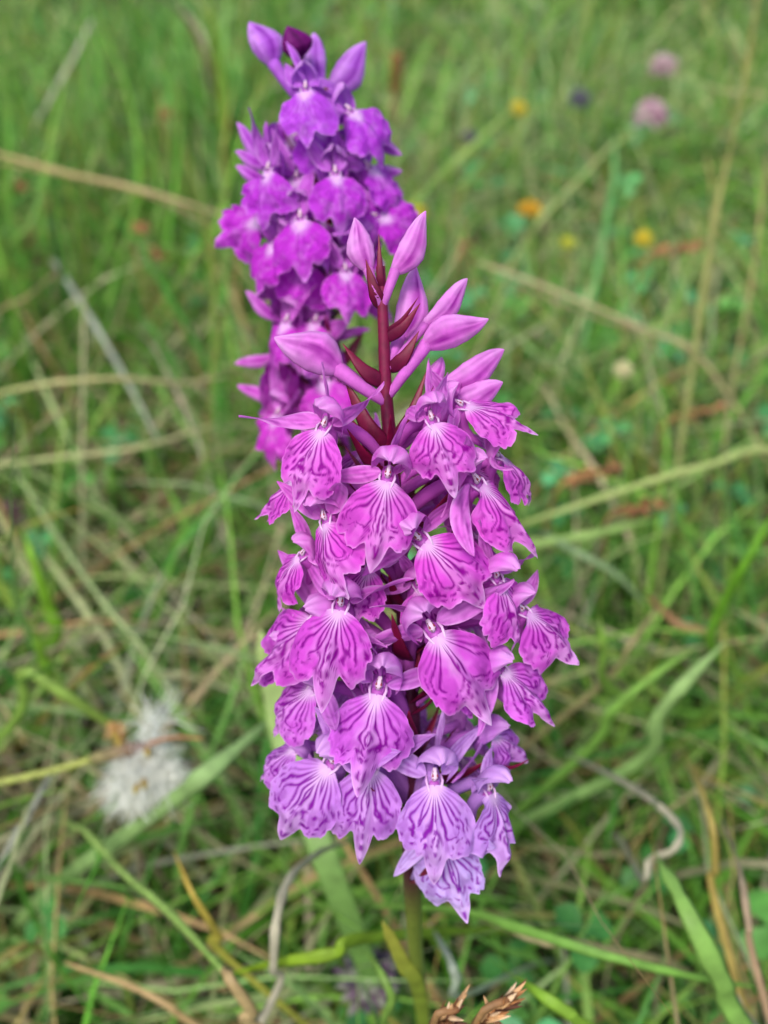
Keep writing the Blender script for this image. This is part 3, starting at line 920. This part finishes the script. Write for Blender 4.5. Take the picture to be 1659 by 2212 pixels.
def blade(name, label, cat, pts, w, c0, c1=None, root=-1, flat=0.16, mat=None, prof=None, nv=None, group=None, drop=(0.01, 0.0)):
    """a blade or stalk through picture points (x, y, height above soil); root: the end that runs down to the soil"""
    P = [pt(p) for p in pts]
    if root is not None:
        e = P[root]; e2 = P[root + 1] if root == 0 else P[root - 1]
        d = (e - e2); d.z = 0; d = d.normalized() if d.length > 1e-6 else Vector((0, 1, 0))
        h = max(e.z, 0.01)
        a_ = e + d * h * 0.45; a_.z = h * 0.45
        g = e + d * h * 0.7; g.z = -0.004
        P = ([g, a_] + P) if root == 0 else (P + [a_, g])
    n = 10 * len(P)
    C = catmull([tuple(p) for p in P], n)
    t = np.linspace(0, 1, n)
    if root == 0: t = t[::-1]
    # t: 0 at tip, 1 at root
    pr = np.interp(t, *(prof or ([0, .12, .4, 1], [.08, .55, 1, .75])))
    k_ = 0.88 if name in ('dead_blade', 'straw_stalk') else 0.95
    c0 = np.array(c0) * k_; c1 = c0 if c1 is None else np.array(c1) * k_
    w = w * (0.60 if name in ('dead_blade', 'straw_stalk') else 0.74)
    flat = min(flat, .45) if name == 'straw_stalk' else (min(flat, .2) if name == 'dead_blade' else flat)
    pr = pr * (0.82 + 0.36 * vnoise(np.arange(n) * 0.33, np.zeros(n), int(abs(pts[0][0]))))
    f = t[:, None]
    b = MB()
    b.tube(C, w * 0.0005 * pr, c0 * (1 - f) + c1 * f, seg=6, flat=flat, nvec=nv or (0.1, -0.75, 0.66))
    o = b.build(name, mat or (M_STALK if flat > .5 else M_GRASS), None, origin=C[-1 if root != 0 else 0])
    return tag(o, label, cat, group)


ST = ([0, .1, 1], [.55, .9, 1])
STRAWC = srgb(205, 188, 140); GREY = srgb(190, 192, 180)
# upper left
blade('dead_blade', 'pale bleached dead blade slanting up from behind the thick tan straw stalk', 'grass blade', [(200, 42, .14), (150, 140, .12), (88, 248, .10), (64, 300, .08)], 5.2, srgb(205, 205, 180), srgb(170, 160, 130), prof=([0, .04, .3, .6, 1], [.35, .9, 1, .5, .35]))
blade('straw_stalk', 'thick tan straw stalk running sideways to the violet orchid', 'stalk', [(500, 470, .125), (300, 408, .14), (140, 372, .14), (0, 333, .14), (-90, 310, .13)], 3.6, STRAWC, srgb(196, 172, 112), flat=.6, prof=ST)
blade('straw_stalk', 'thinner straw stalk lying just under the thick tan straw stalk', 'stalk', [(470, 490, .11), (330, 425, .125), (200, 390, .125), (0, 350, .125), (-90, 330, .12)], 2.2, srgb(190, 165, 120), srgb(170, 140, 90), flat=.6, prof=ST)
blade('dead_blade', 'dark brown withered blade curving beside a broad green blade', 'grass blade', [(330, -20, .17), (400, 35, .17), (445, 120, .155), (468, 210, .13)], 5.5, srgb(96, 80, 62), srgb(120, 92, 64), prof=([0, .2, 1], [.4, .9, .8]))
blade('fresh_blade', 'broad yellow-green upright blade alongside the dark withered one', 'grass blade', [(440, -30, .19), (462, 60, .17), (478, 180, .14), (486, 300, .11), (495, 380, .08)], 7.5, srgb(128, 164, 56), srgb(120, 150, 50))
blade('fresh_blade', 'bright green blade crossing in front of the tan straw stalk', 'grass blade', [(200, 20, .15), (252, 130, .14), (290, 260, .125), (302, 380, .115), (292, 450, .10)], 6.0, srgb(112, 160, 56), srgb(96, 150, 30))
blade('fresh_blade', 'wide mid-green blade leaning over behind the bleached dead blade', 'grass blade', [(0, 60, .14), (60, 130, .12), (120, 210, .10)], 6.5, srgb(96, 150, 50))
blade('dead_blade', 'deep green blade standing upright beside the bright crossing blade', 'grass blade', [(385, 120, .15), (372, 250, .13), (360, 380, .10)], 5.5, srgb(110, 154, 62))
blade('fresh_blade', 'long soft green blade passing under the bleached dead blade', 'grass blade', [(0, 560, .09), (70, 470, .11), (118, 330, .13), (150, 160, .15)], 4.0, srgb(120, 160, 70), root=0)
blade('dead_blade', 'white-grey bleached blade slanting down beneath the straw stalks', 'grass blade', [(110, 560, .06), (175, 655, .10), (250, 780, .10), (330, 930, .085), (352, 985, .07)], 4.8, srgb(150, 160, 130), srgb(206, 212, 200), prof=([0, .3, .6, 1], [.4, .8, 1, .7]), root=0)
blade('green_stalk', 'thin upright dull stalk crossing two pale arching stems', 'stalk', [(182, 640, .13), (180, 800, .11), (178, 1030, .08)], 2.4, srgb(150, 150, 110), flat=.8, prof=ST)
blade('green_stalk', 'pale green arching stem bending across towards the lower violet flowers', 'stalk', [(490, 812, .085), (400, 828, .10), (250, 818, .115), (110, 828, .115), (0, 850, .11), (-80, 870, .10)], 2.8, srgb(196, 178, 130), srgb(130, 160, 86), flat=.8, prof=ST)
blade('green_stalk', 'second pale stem, lower and straighter, below the arching one', 'stalk', [(470, 915, .08), (320, 962, .09), (160, 985, .09), (0, 1003, .09), (-80, 1010, .08)], 2.6, srgb(186, 180, 130), srgb(140, 164, 96), flat=.8, prof=ST)
blade('straw_stalk', 'tan curved stem lying between the straw stalks and the arching stem', 'stalk', [(-30, 700, .09), (60, 640, .10), (130, 580, .10)], 2.4, srgb(176, 156, 112), flat=.8, prof=ST, root=0)
blade('straw_stalk', 'short orange-brown withered stalk leaning below the thick straw stalk', 'stalk', [(108, 430, .09), (80, 500, .075), (40, 560, .05)], 3.4, srgb(160, 116, 76), flat=.5, prof=ST)
# mid / lower left
blade('fresh_blade', 'vivid lime-green pointed blade rising from dark turf', 'grass blade', [(50, 1145, .12), (78, 1230, .11), (105, 1310, .095), (122, 1375, .08)], 6.0, srgb(132, 180, 50), srgb(104, 158, 44))
blade('fresh_blade', 'shorter lime-green blade below the vivid pointed one', 'grass blade', [(72, 1370, .11), (92, 1420, .10), (106, 1470, .085)], 6.0, srgb(128, 172, 56), srgb(100, 150, 44))
blade('fresh_blade', 'bent light green blade pointing to the brown node above the cotton tuft', 'grass blade', [(238, 1565, .10), (140, 1500, .115), (50, 1455, .12), (30, 1560, .10)], 4.2, srgb(150, 180, 84), srgb(110, 150, 60), flat=.4, prof=ST)
blade('green_stalk', 'long dull green stem stretching diagonally above the lime blades', 'stalk', [(30, 1010, .08), (130, 1170, .09), (230, 1310, .09), (320, 1420, .08)], 3.0, srgb(140, 158, 104), flat=.7, prof=ST)
blade('dead_blade', 'orange-brown dead blade lying across the long dull stem', 'grass blade', [(300, 1370, .07), (230, 1420, .08), (170, 1470, .07)], 3.6, srgb(166, 128, 76), srgb(150, 120, 70))
blade('fresh_blade', 'straight pale green blade slanting between cotton tuft and sharp orchid', 'grass blade', [(590, 1550, .11), (520, 1610, .115), (430, 1685, .115), (345, 1752, .10)], 6.0, srgb(150, 182, 118), srgb(140, 176, 104))
blade('straw_stalk', 'grey slanting stalk passing under the cotton grass stem', 'stalk', [(112, 1668, .10), (60, 1765, .10), (0, 1870, .09)], 3.0, srgb(160, 164, 148), flat=.7, prof=ST)
blade('green_stalk', 'long green stem running down to a frayed straw end', 'stalk', [(175, 1790, .085), (260, 1880, .10), (370, 1975, .11), (480, 2095, .12)], 2.8, srgb(118, 150, 70), srgb(138, 164, 92), flat=.8, prof=ST, root=0)
blade('straw_stalk', 'frayed straw-coloured end piece of the long green stem', 'stalk', [(478, 2092, .12), (505, 2128, .12), (545, 2185, .11), (575, 2230, .10)], 4.2, srgb(206, 180, 128), srgb(190, 168, 124), flat=.7, prof=ST)
blade('fresh_blade', 'thin yellowing blade leaning over the long green stem', 'grass blade', [(375, 1838, .11), (415, 1930, .11), (470, 2020, .10), (492, 2070, .09)], 2.6, srgb(190, 160, 70), srgb(140, 164, 66))
blade('straw_stalk', 'tan straw stalk low in the near turf under the long green stem', 'stalk', [(140, 2080, .08), (280, 2130, .09), (360, 2172, .09), (440, 2225, .08)], 2.8, srgb(200, 172, 122), flat=.8, prof=ST)
blade('dead_blade', 'curled grey dry blade hanging beside the lowest lilac flowers', 'grass blade', [(760, 1815, .10), (690, 1842, .12), (625, 1900, .13), (597, 1990, .13), (590, 2090, .12), (575, 2185, .105)], 3.4, srgb(180, 178, 150), srgb(196, 190, 168), flat=.4, prof=ST)
blade('fresh_blade', 'glowing yellow-green blade crossing low behind the orchid stem', 'grass blade', [(490, 2106, .10), (600, 2080, .115), (720, 2060, .12), (800, 2025, .115)], 4.0, srgb(140, 172, 40), srgb(130, 168, 60))
blade('fresh_blade', 'thin arching green blade curving down between dusky head and orchid stem', 'grass blade', [(740, 2030, .10), (800, 2070, .12), (845, 2150, .12), (865, 2230, .10)], 2.4, srgb(126, 164, 74))
# right
blade('straw_stalk', 'tall grass stalk, brown above and green-sheathed below, beside the clover heads', 'stalk', [(1640, -30, -.40), (1612, 150, -.39), (1575, 330, -.385), (1545, 470, -.38), (1510, 700, -.375), (1465, 1000, -.37), (1420, 1290, -.365)], 6.0, srgb(166, 158, 92), srgb(140, 160, 92), flat=.7, prof=([0, .25, .31, .45, .6, .75, 1], [.42, .42, 1.0, 1.0, .7, .55, .45]))
blade('straw_stalk', 'slender dull second stalk standing beside the tall sheathed one', 'stalk', [(1660, 330, -.43), (1625, 600, -.42), (1575, 880, -.41), (1540, 1200, -.40), (1520, 1400, -.39)], 3.0, srgb(180, 170, 110), srgb(150, 160, 104), flat=.8, prof=ST)
blade('straw_stalk', 'fine tan stem branching off beside the tall sheathed stalk', 'stalk', [(1525, 330, .13), (1538, 400, .12), (1545, 480, .10)], 2.4, srgb(176, 156, 100), flat=.8, prof=ST)
blade('green_stalk', 'pale green stem sloping up across both tall stalks', 'stalk', [(1080, 1150, .085), (1210, 1105, .10), (1390, 1045, .105), (1530, 1005, .105), (1680, 980, .10)], 3.4, srgb(160, 176, 104), srgb(170, 186, 112), flat=.7, prof=ST)
blade('fresh_blade', 'wide pale green blade pointing out from behind the streaked lips', 'grass blade', [(1420, 1120, .09), (1300, 1150, .095), (1180, 1172, .09), (1080, 1190, .08)], 5.5, srgb(150, 184, 100), srgb(160, 190, 112))
blade('dead_blade', 'grey-green blade sliding down towards the rusty jointed stalk', 'grass blade', [(1400, 1310, .075), (1330, 1240, .09), (1240, 1190, .095), (1150, 1150, .08)], 4.6, srgb(140, 168, 118))
blade('straw_stalk', 'pale straw stalk slanting across the green behind the buds', 'stalk', [(1030, 565, .10), (1180, 620, .10), (1300, 670, .10), (1400, 715, .10), (1520, 780, .09)], 4.0, srgb(200, 190, 146), srgb(186, 172, 124), flat=.6, prof=ST)
blade('straw_stalk', 'darker straw stalk doubled just beneath the pale slanting straw', 'stalk', [(1100, 605, .08), (1200, 650, .085), (1300, 690, .085), (1400, 735, .08)], 2.6, srgb(164, 146, 110), flat=.6, prof=ST)
blade('green_stalk', 'light stem rising from the yellow head towards the pink clovers', 'stalk', [(1150, 500, .08), (1240, 400, .10), (1330, 310, .11), (1420, 265, .11)], 2.6, srgb(166, 180, 110), flat=.7, prof=ST, root=0)
blade('fresh_blade', 'long light green blade leading up to the highest yellow flower head', 'grass blade', [(1120, 225, .13), (1060, 280, .125), (990, 345, .115), (930, 400, .10)], 5.0, srgb(160, 186, 100), srgb(130, 168, 84))
blade('straw_stalk', 'fine cream stem passing the pink clover heads', 'stalk', [(1380, 120, .12), (1480, 165, .12), (1560, 195, .12), (1680, 225, .11)], 2.6, srgb(200, 196, 140), flat=.8, prof=ST)
blade('fresh_blade', 'upright blue-green blade behind the low yellow flower heads', 'grass blade', [(1330, 290, .14), (1325, 400, .12), (1300, 540, .09)], 6.0, srgb(110, 170, 96))
blade('straw_stalk', 'rusty jointed dead stalk lying at the foot of the tall stalk', 'stalk', [(1400, 1290, .07), (1440, 1325, .075), (1475, 1352, .075), (1560, 1372, .07), (1590, 1390, .06)], 5.0, srgb(166, 122, 84), srgb(176, 154, 112), flat=.7, prof=([0, .2, .35, .5, .6, .8, 1], [.5, .9, 1, .5, .5, .8, .3]))
blade('straw_stalk', 'pinkish tan stem falling away below the rusty jointed stalk', 'stalk', [(1420, 1315, .09), (1360, 1395, .09), (1310, 1470, .075)], 3.2, srgb(170, 160, 110), flat=.8, prof=ST)
blade('fresh_blade', 'vivid green blade rising steeply beyond the rusty stalk', 'grass blade', [(1680, 1090, .13), (1620, 1200, .12), (1560, 1310, .10), (1540, 1400, .08)], 5.5, srgb(104, 160, 36), srgb(110, 160, 56))
blade('fresh_blade', 'pale broad blade rising beneath the rusty jointed stalk', 'grass blade', [(1570, 1385, .12), (1490, 1465, .12), (1420, 1550, .11), (1375, 1650, .09)], 6.0, srgb(160, 192, 120), srgb(130, 172, 92))
blade('fresh_blade', 'green blade aimed up and outward under the pale broad blade', 'grass blade', [(1500, 1400, .11), (1400, 1470, .105), (1320, 1540, .095), (1270, 1620, .08)], 4.6, srgb(140, 184, 84), srgb(110, 160, 64))
blade('fresh_blade', 'narrow upright lime blade beside the outermost drooping lilac lip', 'grass blade', [(1295, 1330, .12), (1305, 1400, .11), (1312, 1480, .09)], 4.0, srgb(140, 180, 76))
blade('dead_blade', 'twisted grey dry blade hooked like a question mark', 'grass blade', [(1225, 1628, .07), (1330, 1680, .10), (1410, 1730, .115), (1468, 1790, .12), (1455, 1835, .12), (1405, 1858, .115), (1388, 1900, .105)], 3.2, srgb(186, 180, 152), srgb(200, 196, 170), flat=.4, prof=ST)
blade('fresh_blade', 'broad light green blade reaching down from the hooked dry blade', 'grass blade', [(1415, 1840, .13), (1450, 1900, .135), (1500, 2000, .135), (1560, 2120, .125), (1620, 2240, .11)], 6.0, srgb(140, 182, 90), srgb(130, 176, 84))
blade('dead_blade', 'yellow withering blade with a grey hooked tip', 'grass blade', [(1470, 1590, .10), (1492, 1650, .115), (1520, 1720, .12), (1540, 1790, .12), (1546, 1880, .11), (1548, 1960, .10)], 3.4, srgb(160, 150, 80), srgb(200, 176, 96), prof=ST, flat=.4)
blade('straw_stalk', 'pinkish brown dry stalk bowed beside the yellow withering blade', 'stalk', [(1560, 1770, .10), (1598, 1880, .12), (1618, 2000, .12), (1638, 2110, .11)], 3.0, srgb(170, 160, 136), srgb(190, 150, 112), flat=.6, prof=ST)
blade('fresh_blade', 'long thin green blade sweeping out below the lowest lip', 'grass blade', [(1680, 2140, .10), (1500, 2110, .115), (1300, 2062, .12), (1120, 2005, .115), (960, 1965, .10)], 3.2, srgb(120, 170, 74), srgb(130, 176, 80))
blade('straw_stalk', 'short pale straw stalk lying below the lowest lilac lip', 'stalk', [(1020, 1975, .09), (1100, 2005, .10), (1180, 2035, .10), (1250, 2040, .09)], 3.6, srgb(196, 184, 138), flat=.6, prof=ST)
blade('fresh_blade', 'yellow-green blade running out from behind the dry brown spikelets', 'grass blade', [(1040, 2060, .10), (1140, 2130, .12), (1230, 2190, .12), (1300, 2240, .11)], 3.6, srgb(130, 172, 50), srgb(140, 180, 70))
blade('dead_blade', 'limp bleached blade drooping close beside the orchid stem', 'grass blade', [(925, 1990, .09), (965, 2060, .105), (985, 2110, .105), (1000, 2150, .09)], 3.4, srgb(186, 196, 180), srgb(160, 180, 150))
blade('dead_blade', 'grey-white dead blade bending low beneath the bowed brown stalk', 'grass blade', [(1480, 1990, .08), (1540, 2080, .10), (1590, 2160, .10), (1640, 2230, .09)], 3.2, srgb(176, 178, 160))

# ------------------------------------------------------------------ brown sedge heads
def sedge(label, p0, p1, z, n, c0=srgb(150, 96, 62), c1=srgb(180, 140, 104), seed=0, size=0.0042):
    r_ = random.Random(seed)
    A, B = at_z(p0[0], p0[1], z), at_z(p1[0], p1[1], z)
    g = A + Vector((r_.uniform(-.01, .01), 0.015, 0)); g.z = -0.004
    root = empty('sedge_head', Vector((g.x, g.y, 0)))
    tag(root, label, 'sedge', 'withered sedge heads in the grass')
    b = MB()
    m_ = A.lerp(g, .4) + Vector((0, 0, .008))
    b.tube(catmull([tuple(g), tuple(m_), tuple(A), tuple(B)], 16), 0.0007, srgb(150, 150, 90), srgb(170, 120, 70), seg=6)
    b.build('stalk', M_STALK, root)
    ax = (B - A)
    for k in range(n):
        f_ = (k + .5) / n
        b = MB()
        c = A.lerp(B, f_)
        for q_ in range(7):
            d = ax.normalized() * r_.uniform(.2, 1) + Vector((r_.uniform(-1, 1), r_.uniform(-1, 1), r_.uniform(-.4, 1))) * .8
            cc = np.array(c0) * (1 - r_.random()) + np.array(c1) * r_.random() * .8
            b.blob(tuple(c), tuple(d), size * r_.uniform(.8, 1.3), size * .22, cc, cc * .8)
        b.build('spikelet', M_DRY, root)


sedge('rust-brown sedge head between the clover leaves and the sharp orchid', (1215, 1045), (1330, 1010), .085, 5, seed=1)
sedge('rust-brown sedge head just below the pale sloping stem', (1315, 1115), (1425, 1090), .085, 5, seed=2)
sedge('brown sedge head beside the bright yellow clover head', (1405, 550), (1515, 535), .10, 5, seed=3, size=.005)
sedge('small reddish sedge head next to the topmost buds of the sharp orchid', (990, 545), (1012, 520), .09, 2, seed=4)
sedge('brown sedge head low between the two tall stalks', (1440, 910), (1560, 880), .085, 4, seed=5)
sedge('reddish sedge head hanging above the tan straw stalk', (345, 250), (375, 245), .12, 3, seed=6)
sedge('reddish sedge head just beneath the tan straw stalk', (285, 490), (318, 495), .10, 3, seed=7)
sedge('pair of rusty sedge spikelets below the straw near the violet orchid', (325, 540), (360, 560), .09, 2, seed=8)
sedge('rusty sedge head beside the short orange-brown stalk', (35, 395), (60, 415), .10, 3, seed=9)

# ------------------------------------------------------------------ yellow and pink clover heads
def clover(name, label, cat, x, y, z, r, cols, seed, n=46, squash=.9, group=None, leaves=2):
    r_ = random.Random(seed)
    c = at_z(x, y, z)
    g = Vector((c.x + r_.uniform(-.01, .01), c.y + r_.uniform(.0, .015), -.004))
    root = empty(name, Vector((g.x, g.y, 0)))
    tag(root, label, cat, group)
    b = MB()
    b.tube(catmull([tuple(g), tuple(g.lerp(c, .5) + Vector((.004, 0, 0))), tuple(c)], 12), .0008, srgb(110, 150, 70), srgb(140, 160, 80), seg=6)
    b.build('stem', M_STALK, root)
    b = MB()
    for k in range(n):
        ph = math.acos(1 - 1.75 * (k + .5) / n); th = k * 2.39996
        d = Vector((math.sin(ph) * math.cos(th), math.sin(ph) * math.sin(th), math.cos(ph) * squash + .12))
        cc = np.array(cols[r_.randrange(len(cols))]) * r_.uniform(.85, 1.15)
        b.blob(tuple(c + d * r * .18), tuple(d + Vector((0, 0, .25))), r * r_.uniform(.75, .95), r * .17, cc * .85, cc, nu=5, seg=6)
    b.build('flower_head', M_FLORET, root)
    for k in range(leaves):
        b = MB()
        trefoil_leaf(b, tuple(g.lerp(c, r_.uniform(.35, .8)) + Vector((r_.uniform(-.012, .012), r_.uniform(-.012, .004), 0))), .009, srgb(84, 158, 92), r_, stalk=False)
        b.build('leaf', M_LEAF, root)
    return root


YEL = [srgb(226, 210, 70), srgb(230, 200, 50), srgb(206, 200, 80)]
ORG = [srgb(214, 170, 50), srgb(190, 136, 50), srgb(226, 196, 64)]
GRY = 'yellow clover heads in the turf'
clover('yellow_clover', 'yellow clover head, orange below, at the end of a light blade', 'clover', 1120, 238, .115, .0058, YEL, 1, group=GRY)
clover('yellow_clover', 'orange-yellow clover head, widest of all, beside the rising light stem', 'clover', 1145, 458, .10, .0068, ORG, 2, squash=.6, group=GRY)
clover('yellow_clover', 'small greenish yellow clover head between two larger heads', 'clover', 1228, 527, .09, .0042, [srgb(206, 206, 80), srgb(190, 196, 70)], 3, group=GRY)
clover('yellow_clover', 'bright yellow clover head next to a brown sedge head', 'clover', 1390, 520, .10, .0052, YEL, 4, group=GRY)
clover('yellow_clover', 'yellow clover head peeping out behind the sharp orchid buds', 'clover', 898, 462, .09, .0060, YEL, 5, group=GRY)
clover('white_bud', 'tiny cream bud standing alone in the turf', 'clover', 1345, 802, .09, .0046, [srgb(226, 224, 180), srgb(214, 206, 160)], 6, n=30, leaves=1)
PNK = [srgb(190, 154, 170), srgb(206, 180, 188), srgb(178, 136, 154), srgb(200, 190, 180)]
clover('pink_clover', 'pink clover head, larger and nearer the yellow heads', 'clover', 1405, 252, .12, .0105, PNK, 7, n=60, group='pink clover heads')
clover('pink_clover', 'pink clover head, smaller and farther off above the other', 'clover', 1432, 148, .12, .0095, PNK, 8, n=60, group='pink clover heads')
PRP = [srgb(110, 104, 128), srgb(122, 114, 132), srgb(100, 110, 106)]
clover('selfheal', 'dusky purple seed head near the pink clovers', 'wildflower', 1250, 218, .10, .008, PRP, 9, group='dusky purple heads')
clover('selfheal', 'small dusky purple head under the blade leading to the yellow clover', 'wildflower', 1015, 300, .08, .006, PRP, 10, group='dusky purple heads')
clover('selfheal', 'greyish purple head low in the turf below the orchid', 'wildflower', 795, 2120, .06, .0085, [srgb(120, 100, 118), srgb(96, 86, 100), srgb(150, 150, 140)], 11)
clover('selfheal', 'dull mauve withered head in dark turf above the lime blade', 'wildflower', 15, 1120, .05, .008, [srgb(116, 88, 98), srgb(130, 104, 100)], 12)

# plantain-like brown spike right of the violet orchid
r_ = random.Random(3)
A = at_z(852, 270, .09); B = at_z(858, 120, .15)
root = empty('seed_spike', Vector((A.x, A.y + .02, 0)))
tag(root, 'slim pale brown seed spike standing just beside the violet orchid', 'seed spike')
b = MB(); b.tube(catmull([(A.x, A.y + .02, -.004), tuple(A), tuple(B)], 12), .0009, srgb(150, 150, 90), srgb(170, 130, 90), seg=6); b.build('stem', M_STALK, root)
b = MB()
for k in range(60):
    f_ = k / 60; th = k * 2.4
    d = Vector((math.cos(th), math.sin(th), .8))
    cc = np.array(srgb(200, 180, 130) if .1 < f_ < .45 else srgb(160, 104, 66)) * r_.uniform(.8, 1.2)
    b.blob(tuple(A.lerp(B, f_)), tuple(d), .005, .0012, cc, nu=4, seg=4)
b.build('seed_head', M_DRY, root)

# ------------------------------------------------------------------ cotton grass
r_ = random.Random(21); rn = np.random.RandomState(21)
zc_ = .11
cg = [at_z(x, y, zc_) for x, y in ((-120, 1715), (0, 1690), (100, 1668), (200, 1640))]
g0 = cg[0] + Vector((-.03, .01, 0)); g0.z = -.004
root = empty('cotton_grass', Vector((g0.x, g0.y, 0)))
tag(root, 'white fluffy cotton grass head nodding on a yellow-green stalk with brown sheath', 'cotton grass')
b = MB(); b.tube(catmull([tuple(g0), tuple(g0.lerp(cg[0], .6) + Vector((0, 0, .02)))] + [tuple(p) for p in cg], 30), .0009, srgb(140, 152, 74), srgb(158, 166, 84), seg=8)
b.build('stalk', M_STALK, root)
s0, s1 = at_z(196, 1641, zc_), at_z(312, 1610, zc_ + .002)
b = MB(); b.tube(catmull([tuple(s0), tuple(s0.lerp(s1, .5)), tuple(s1)], 12), np.interp(np.linspace(0, 1, 12), [0, .2, .7, 1], [.0012, .0017, .0019, .0010]), srgb(128, 124, 80), srgb(112, 84, 80), seg=8)
b.build('sheath', M_DRY, root)
e1 = at_z(440, 1596, zc_ + .008)
b = MB(); b.tube(catmull([tuple(s1), tuple(s1.lerp(e1, .5) + Vector((0, 0, .002))), tuple(e1)], 12), np.linspace(.0010, .0003, 12), srgb(150, 112, 90), srgb(150, 110, 70), seg=6, flat=.4)
b.build('bract', M_DRY, root)
for (x, y, dz, rr, nn) in ((285, 1692, -.006, .0078, 700), (345, 1684, -.006, .0074, 640), (330, 1610, .0, .0060, 160), (345, 1545, -.004, .0090, 60)):
    c = np.array(at_z(x, y, zc_ + dz)); src = np.array(s1)
    V = []; F = []; Cc = []
    b = MB()
    D = rn.normal(0, 1, (nn, 3)); D /= np.linalg.norm(D, axis=1)[:, None]
    ln = rr * rn.uniform(.35, 1.45, nn)
    st0 = c[None] * .75 + src[None] * .25 + rn.normal(0, .0012, (nn, 3))
    en = c[None] + D * ln[:, None]
    md = (st0 + en) / 2 + rn.normal(0, .0014, (nn, 3))
    sd_ = np.cross(en - st0, rn.normal(0, 1, (nn, 3))); sd_ /= np.linalg.norm(sd_, axis=1)[:, None]
    w_ = .00016
    V = np.stack([st0 - sd_ * w_, st0 + sd_ * w_, md - sd_ * w_, md + sd_ * w_, en - sd_ * w_ * .4, en + sd_ * w_ * .4], 1).reshape(-1, 3)
    k = (np.arange(nn) * 6)[:, None]
    F = np.concatenate([k + np.array([[0, 1, 3, 2]]), k + np.array([[2, 3, 5, 4]])], 0)
    b.add(V, F, np.array(srgb(236, 238, 230)))
    o = b.build('cotton_tuft', M_COTTON, root)
b = MB()
for (x, y) in ((300, 1690), (310, 1680), (318, 1612), (250, 1575), (262, 1590)):
    b.blob(tuple(at_z(x, y, zc_ + .004)), (r_.uniform(-.4, .4), -.6, -.5), .0028, .0008, srgb(130, 96, 50), srgb(160, 150, 70))
b.build('seed', M_DRY, root)

# brown node above the cotton tuft
sedge('orange-brown sedge node at the end of the bent light green blade', (238, 1566), (262, 1596), .10, 3, seed=13, c0=srgb(140, 104, 60), c1=srgb(190, 164, 116), size=.0032)

# ------------------------------------------------------------------ dry brown spikelets close to the lens
def dry_head(label, p0, p1, depth, seed, n, size):
    r_ = random.Random(seed)
    A, B = at_depth(p0[0], p0[1], depth), at_depth(p1[0], p1[1], depth - .003)
    g = Vector((A.x, A.y + .01, -.004))
    root = empty('dry_spikelet', Vector((g.x, g.y, 0)))
    tag(root, label, 'dry sedge', 'dry brown spikelets near the orchid stem')
    b = MB(); b.tube(catmull([tuple(g), tuple(g.lerp(A, .6)), tuple(A), tuple(B)], 14), .0006, srgb(140, 130, 80), srgb(130, 90, 60), seg=6); b.build('stalk', M_STALK, root)
    ax = (B - A).normalized()
    for k in range(n):
        f_ = k / n
        c = A.lerp(B, f_ * .85)
        d = ax + Vector((r_.uniform(-1, 1), r_.uniform(-1, 1), r_.uniform(-1, 1))) * .8
        cc = np.array(r_.choice([srgb(150, 104, 66), srgb(196, 156, 112), srgb(110, 74, 50), srgb(216, 186, 150), srgb(84, 56, 44)]))
        b = MB()
        d.normalize()
        L_ = size * r_.uniform(.7, 1.25)
        pts = catmull([tuple(c), tuple(c + d * L_ * .5 + ax * L_ * .1), tuple(c + d * L_ + ax * L_ * .25)], 8)
        b.tube(pts, size * .17 * np.interp(np.linspace(0, 1, 8), [0, .3, .7, 1], [.5, 1, .6, .05]), cc * .8, cc * 1.1, seg=6, flat=.45, nvec=tuple(Vector((r_.uniform(-1, 1), r_.uniform(-1, 1), 1))))
        b.build('scale', M_DRY, root)


dry_head('dry brown spikelet with a dark pointed tip close to the orchid stem', (930, 2225), (990, 2178), .142, 31, 26, .0034)
dry_head('longer ragged tan spikelet slanting beside the dark pointed one', (1020, 2225), (1112, 2150), .140, 32, 48, .0032)

# ------------------------------------------------------------------ orchid leaves (parts of the sharp orchid)
def orchid_leaf(orch, pts, w, c0, c1):
    P = [tuple(orch.base + Vector((0, 0, .004)))] + [tuple(pt(p)) for p in pts]
    C = catmull(P, 30); t = np.linspace(0, 1, 30)
    b = MB(); b.tube(C, w * .5 * np.interp(t, [0, .2, .6, .9, 1], [.35, .8, 1, .6, .08]), c0, c1, seg=10, flat=.12, nvec=(0, -.8, .6))
    b.build('leaf', M_LEAF, orch.root)


orchid_leaf(front, [(720, 1900, -.22), (630, 1650, -.235), (590, 1480, -.235), (562, 1362, -.23)], .0075, srgb(90, 140, 60), srgb(170, 190, 120))
orchid_leaf(front, [(910, 2170, -.192), (870, 2080, -.178), (826, 1990, -.172)], .0032, srgb(120, 150, 50), srgb(150, 150, 60))
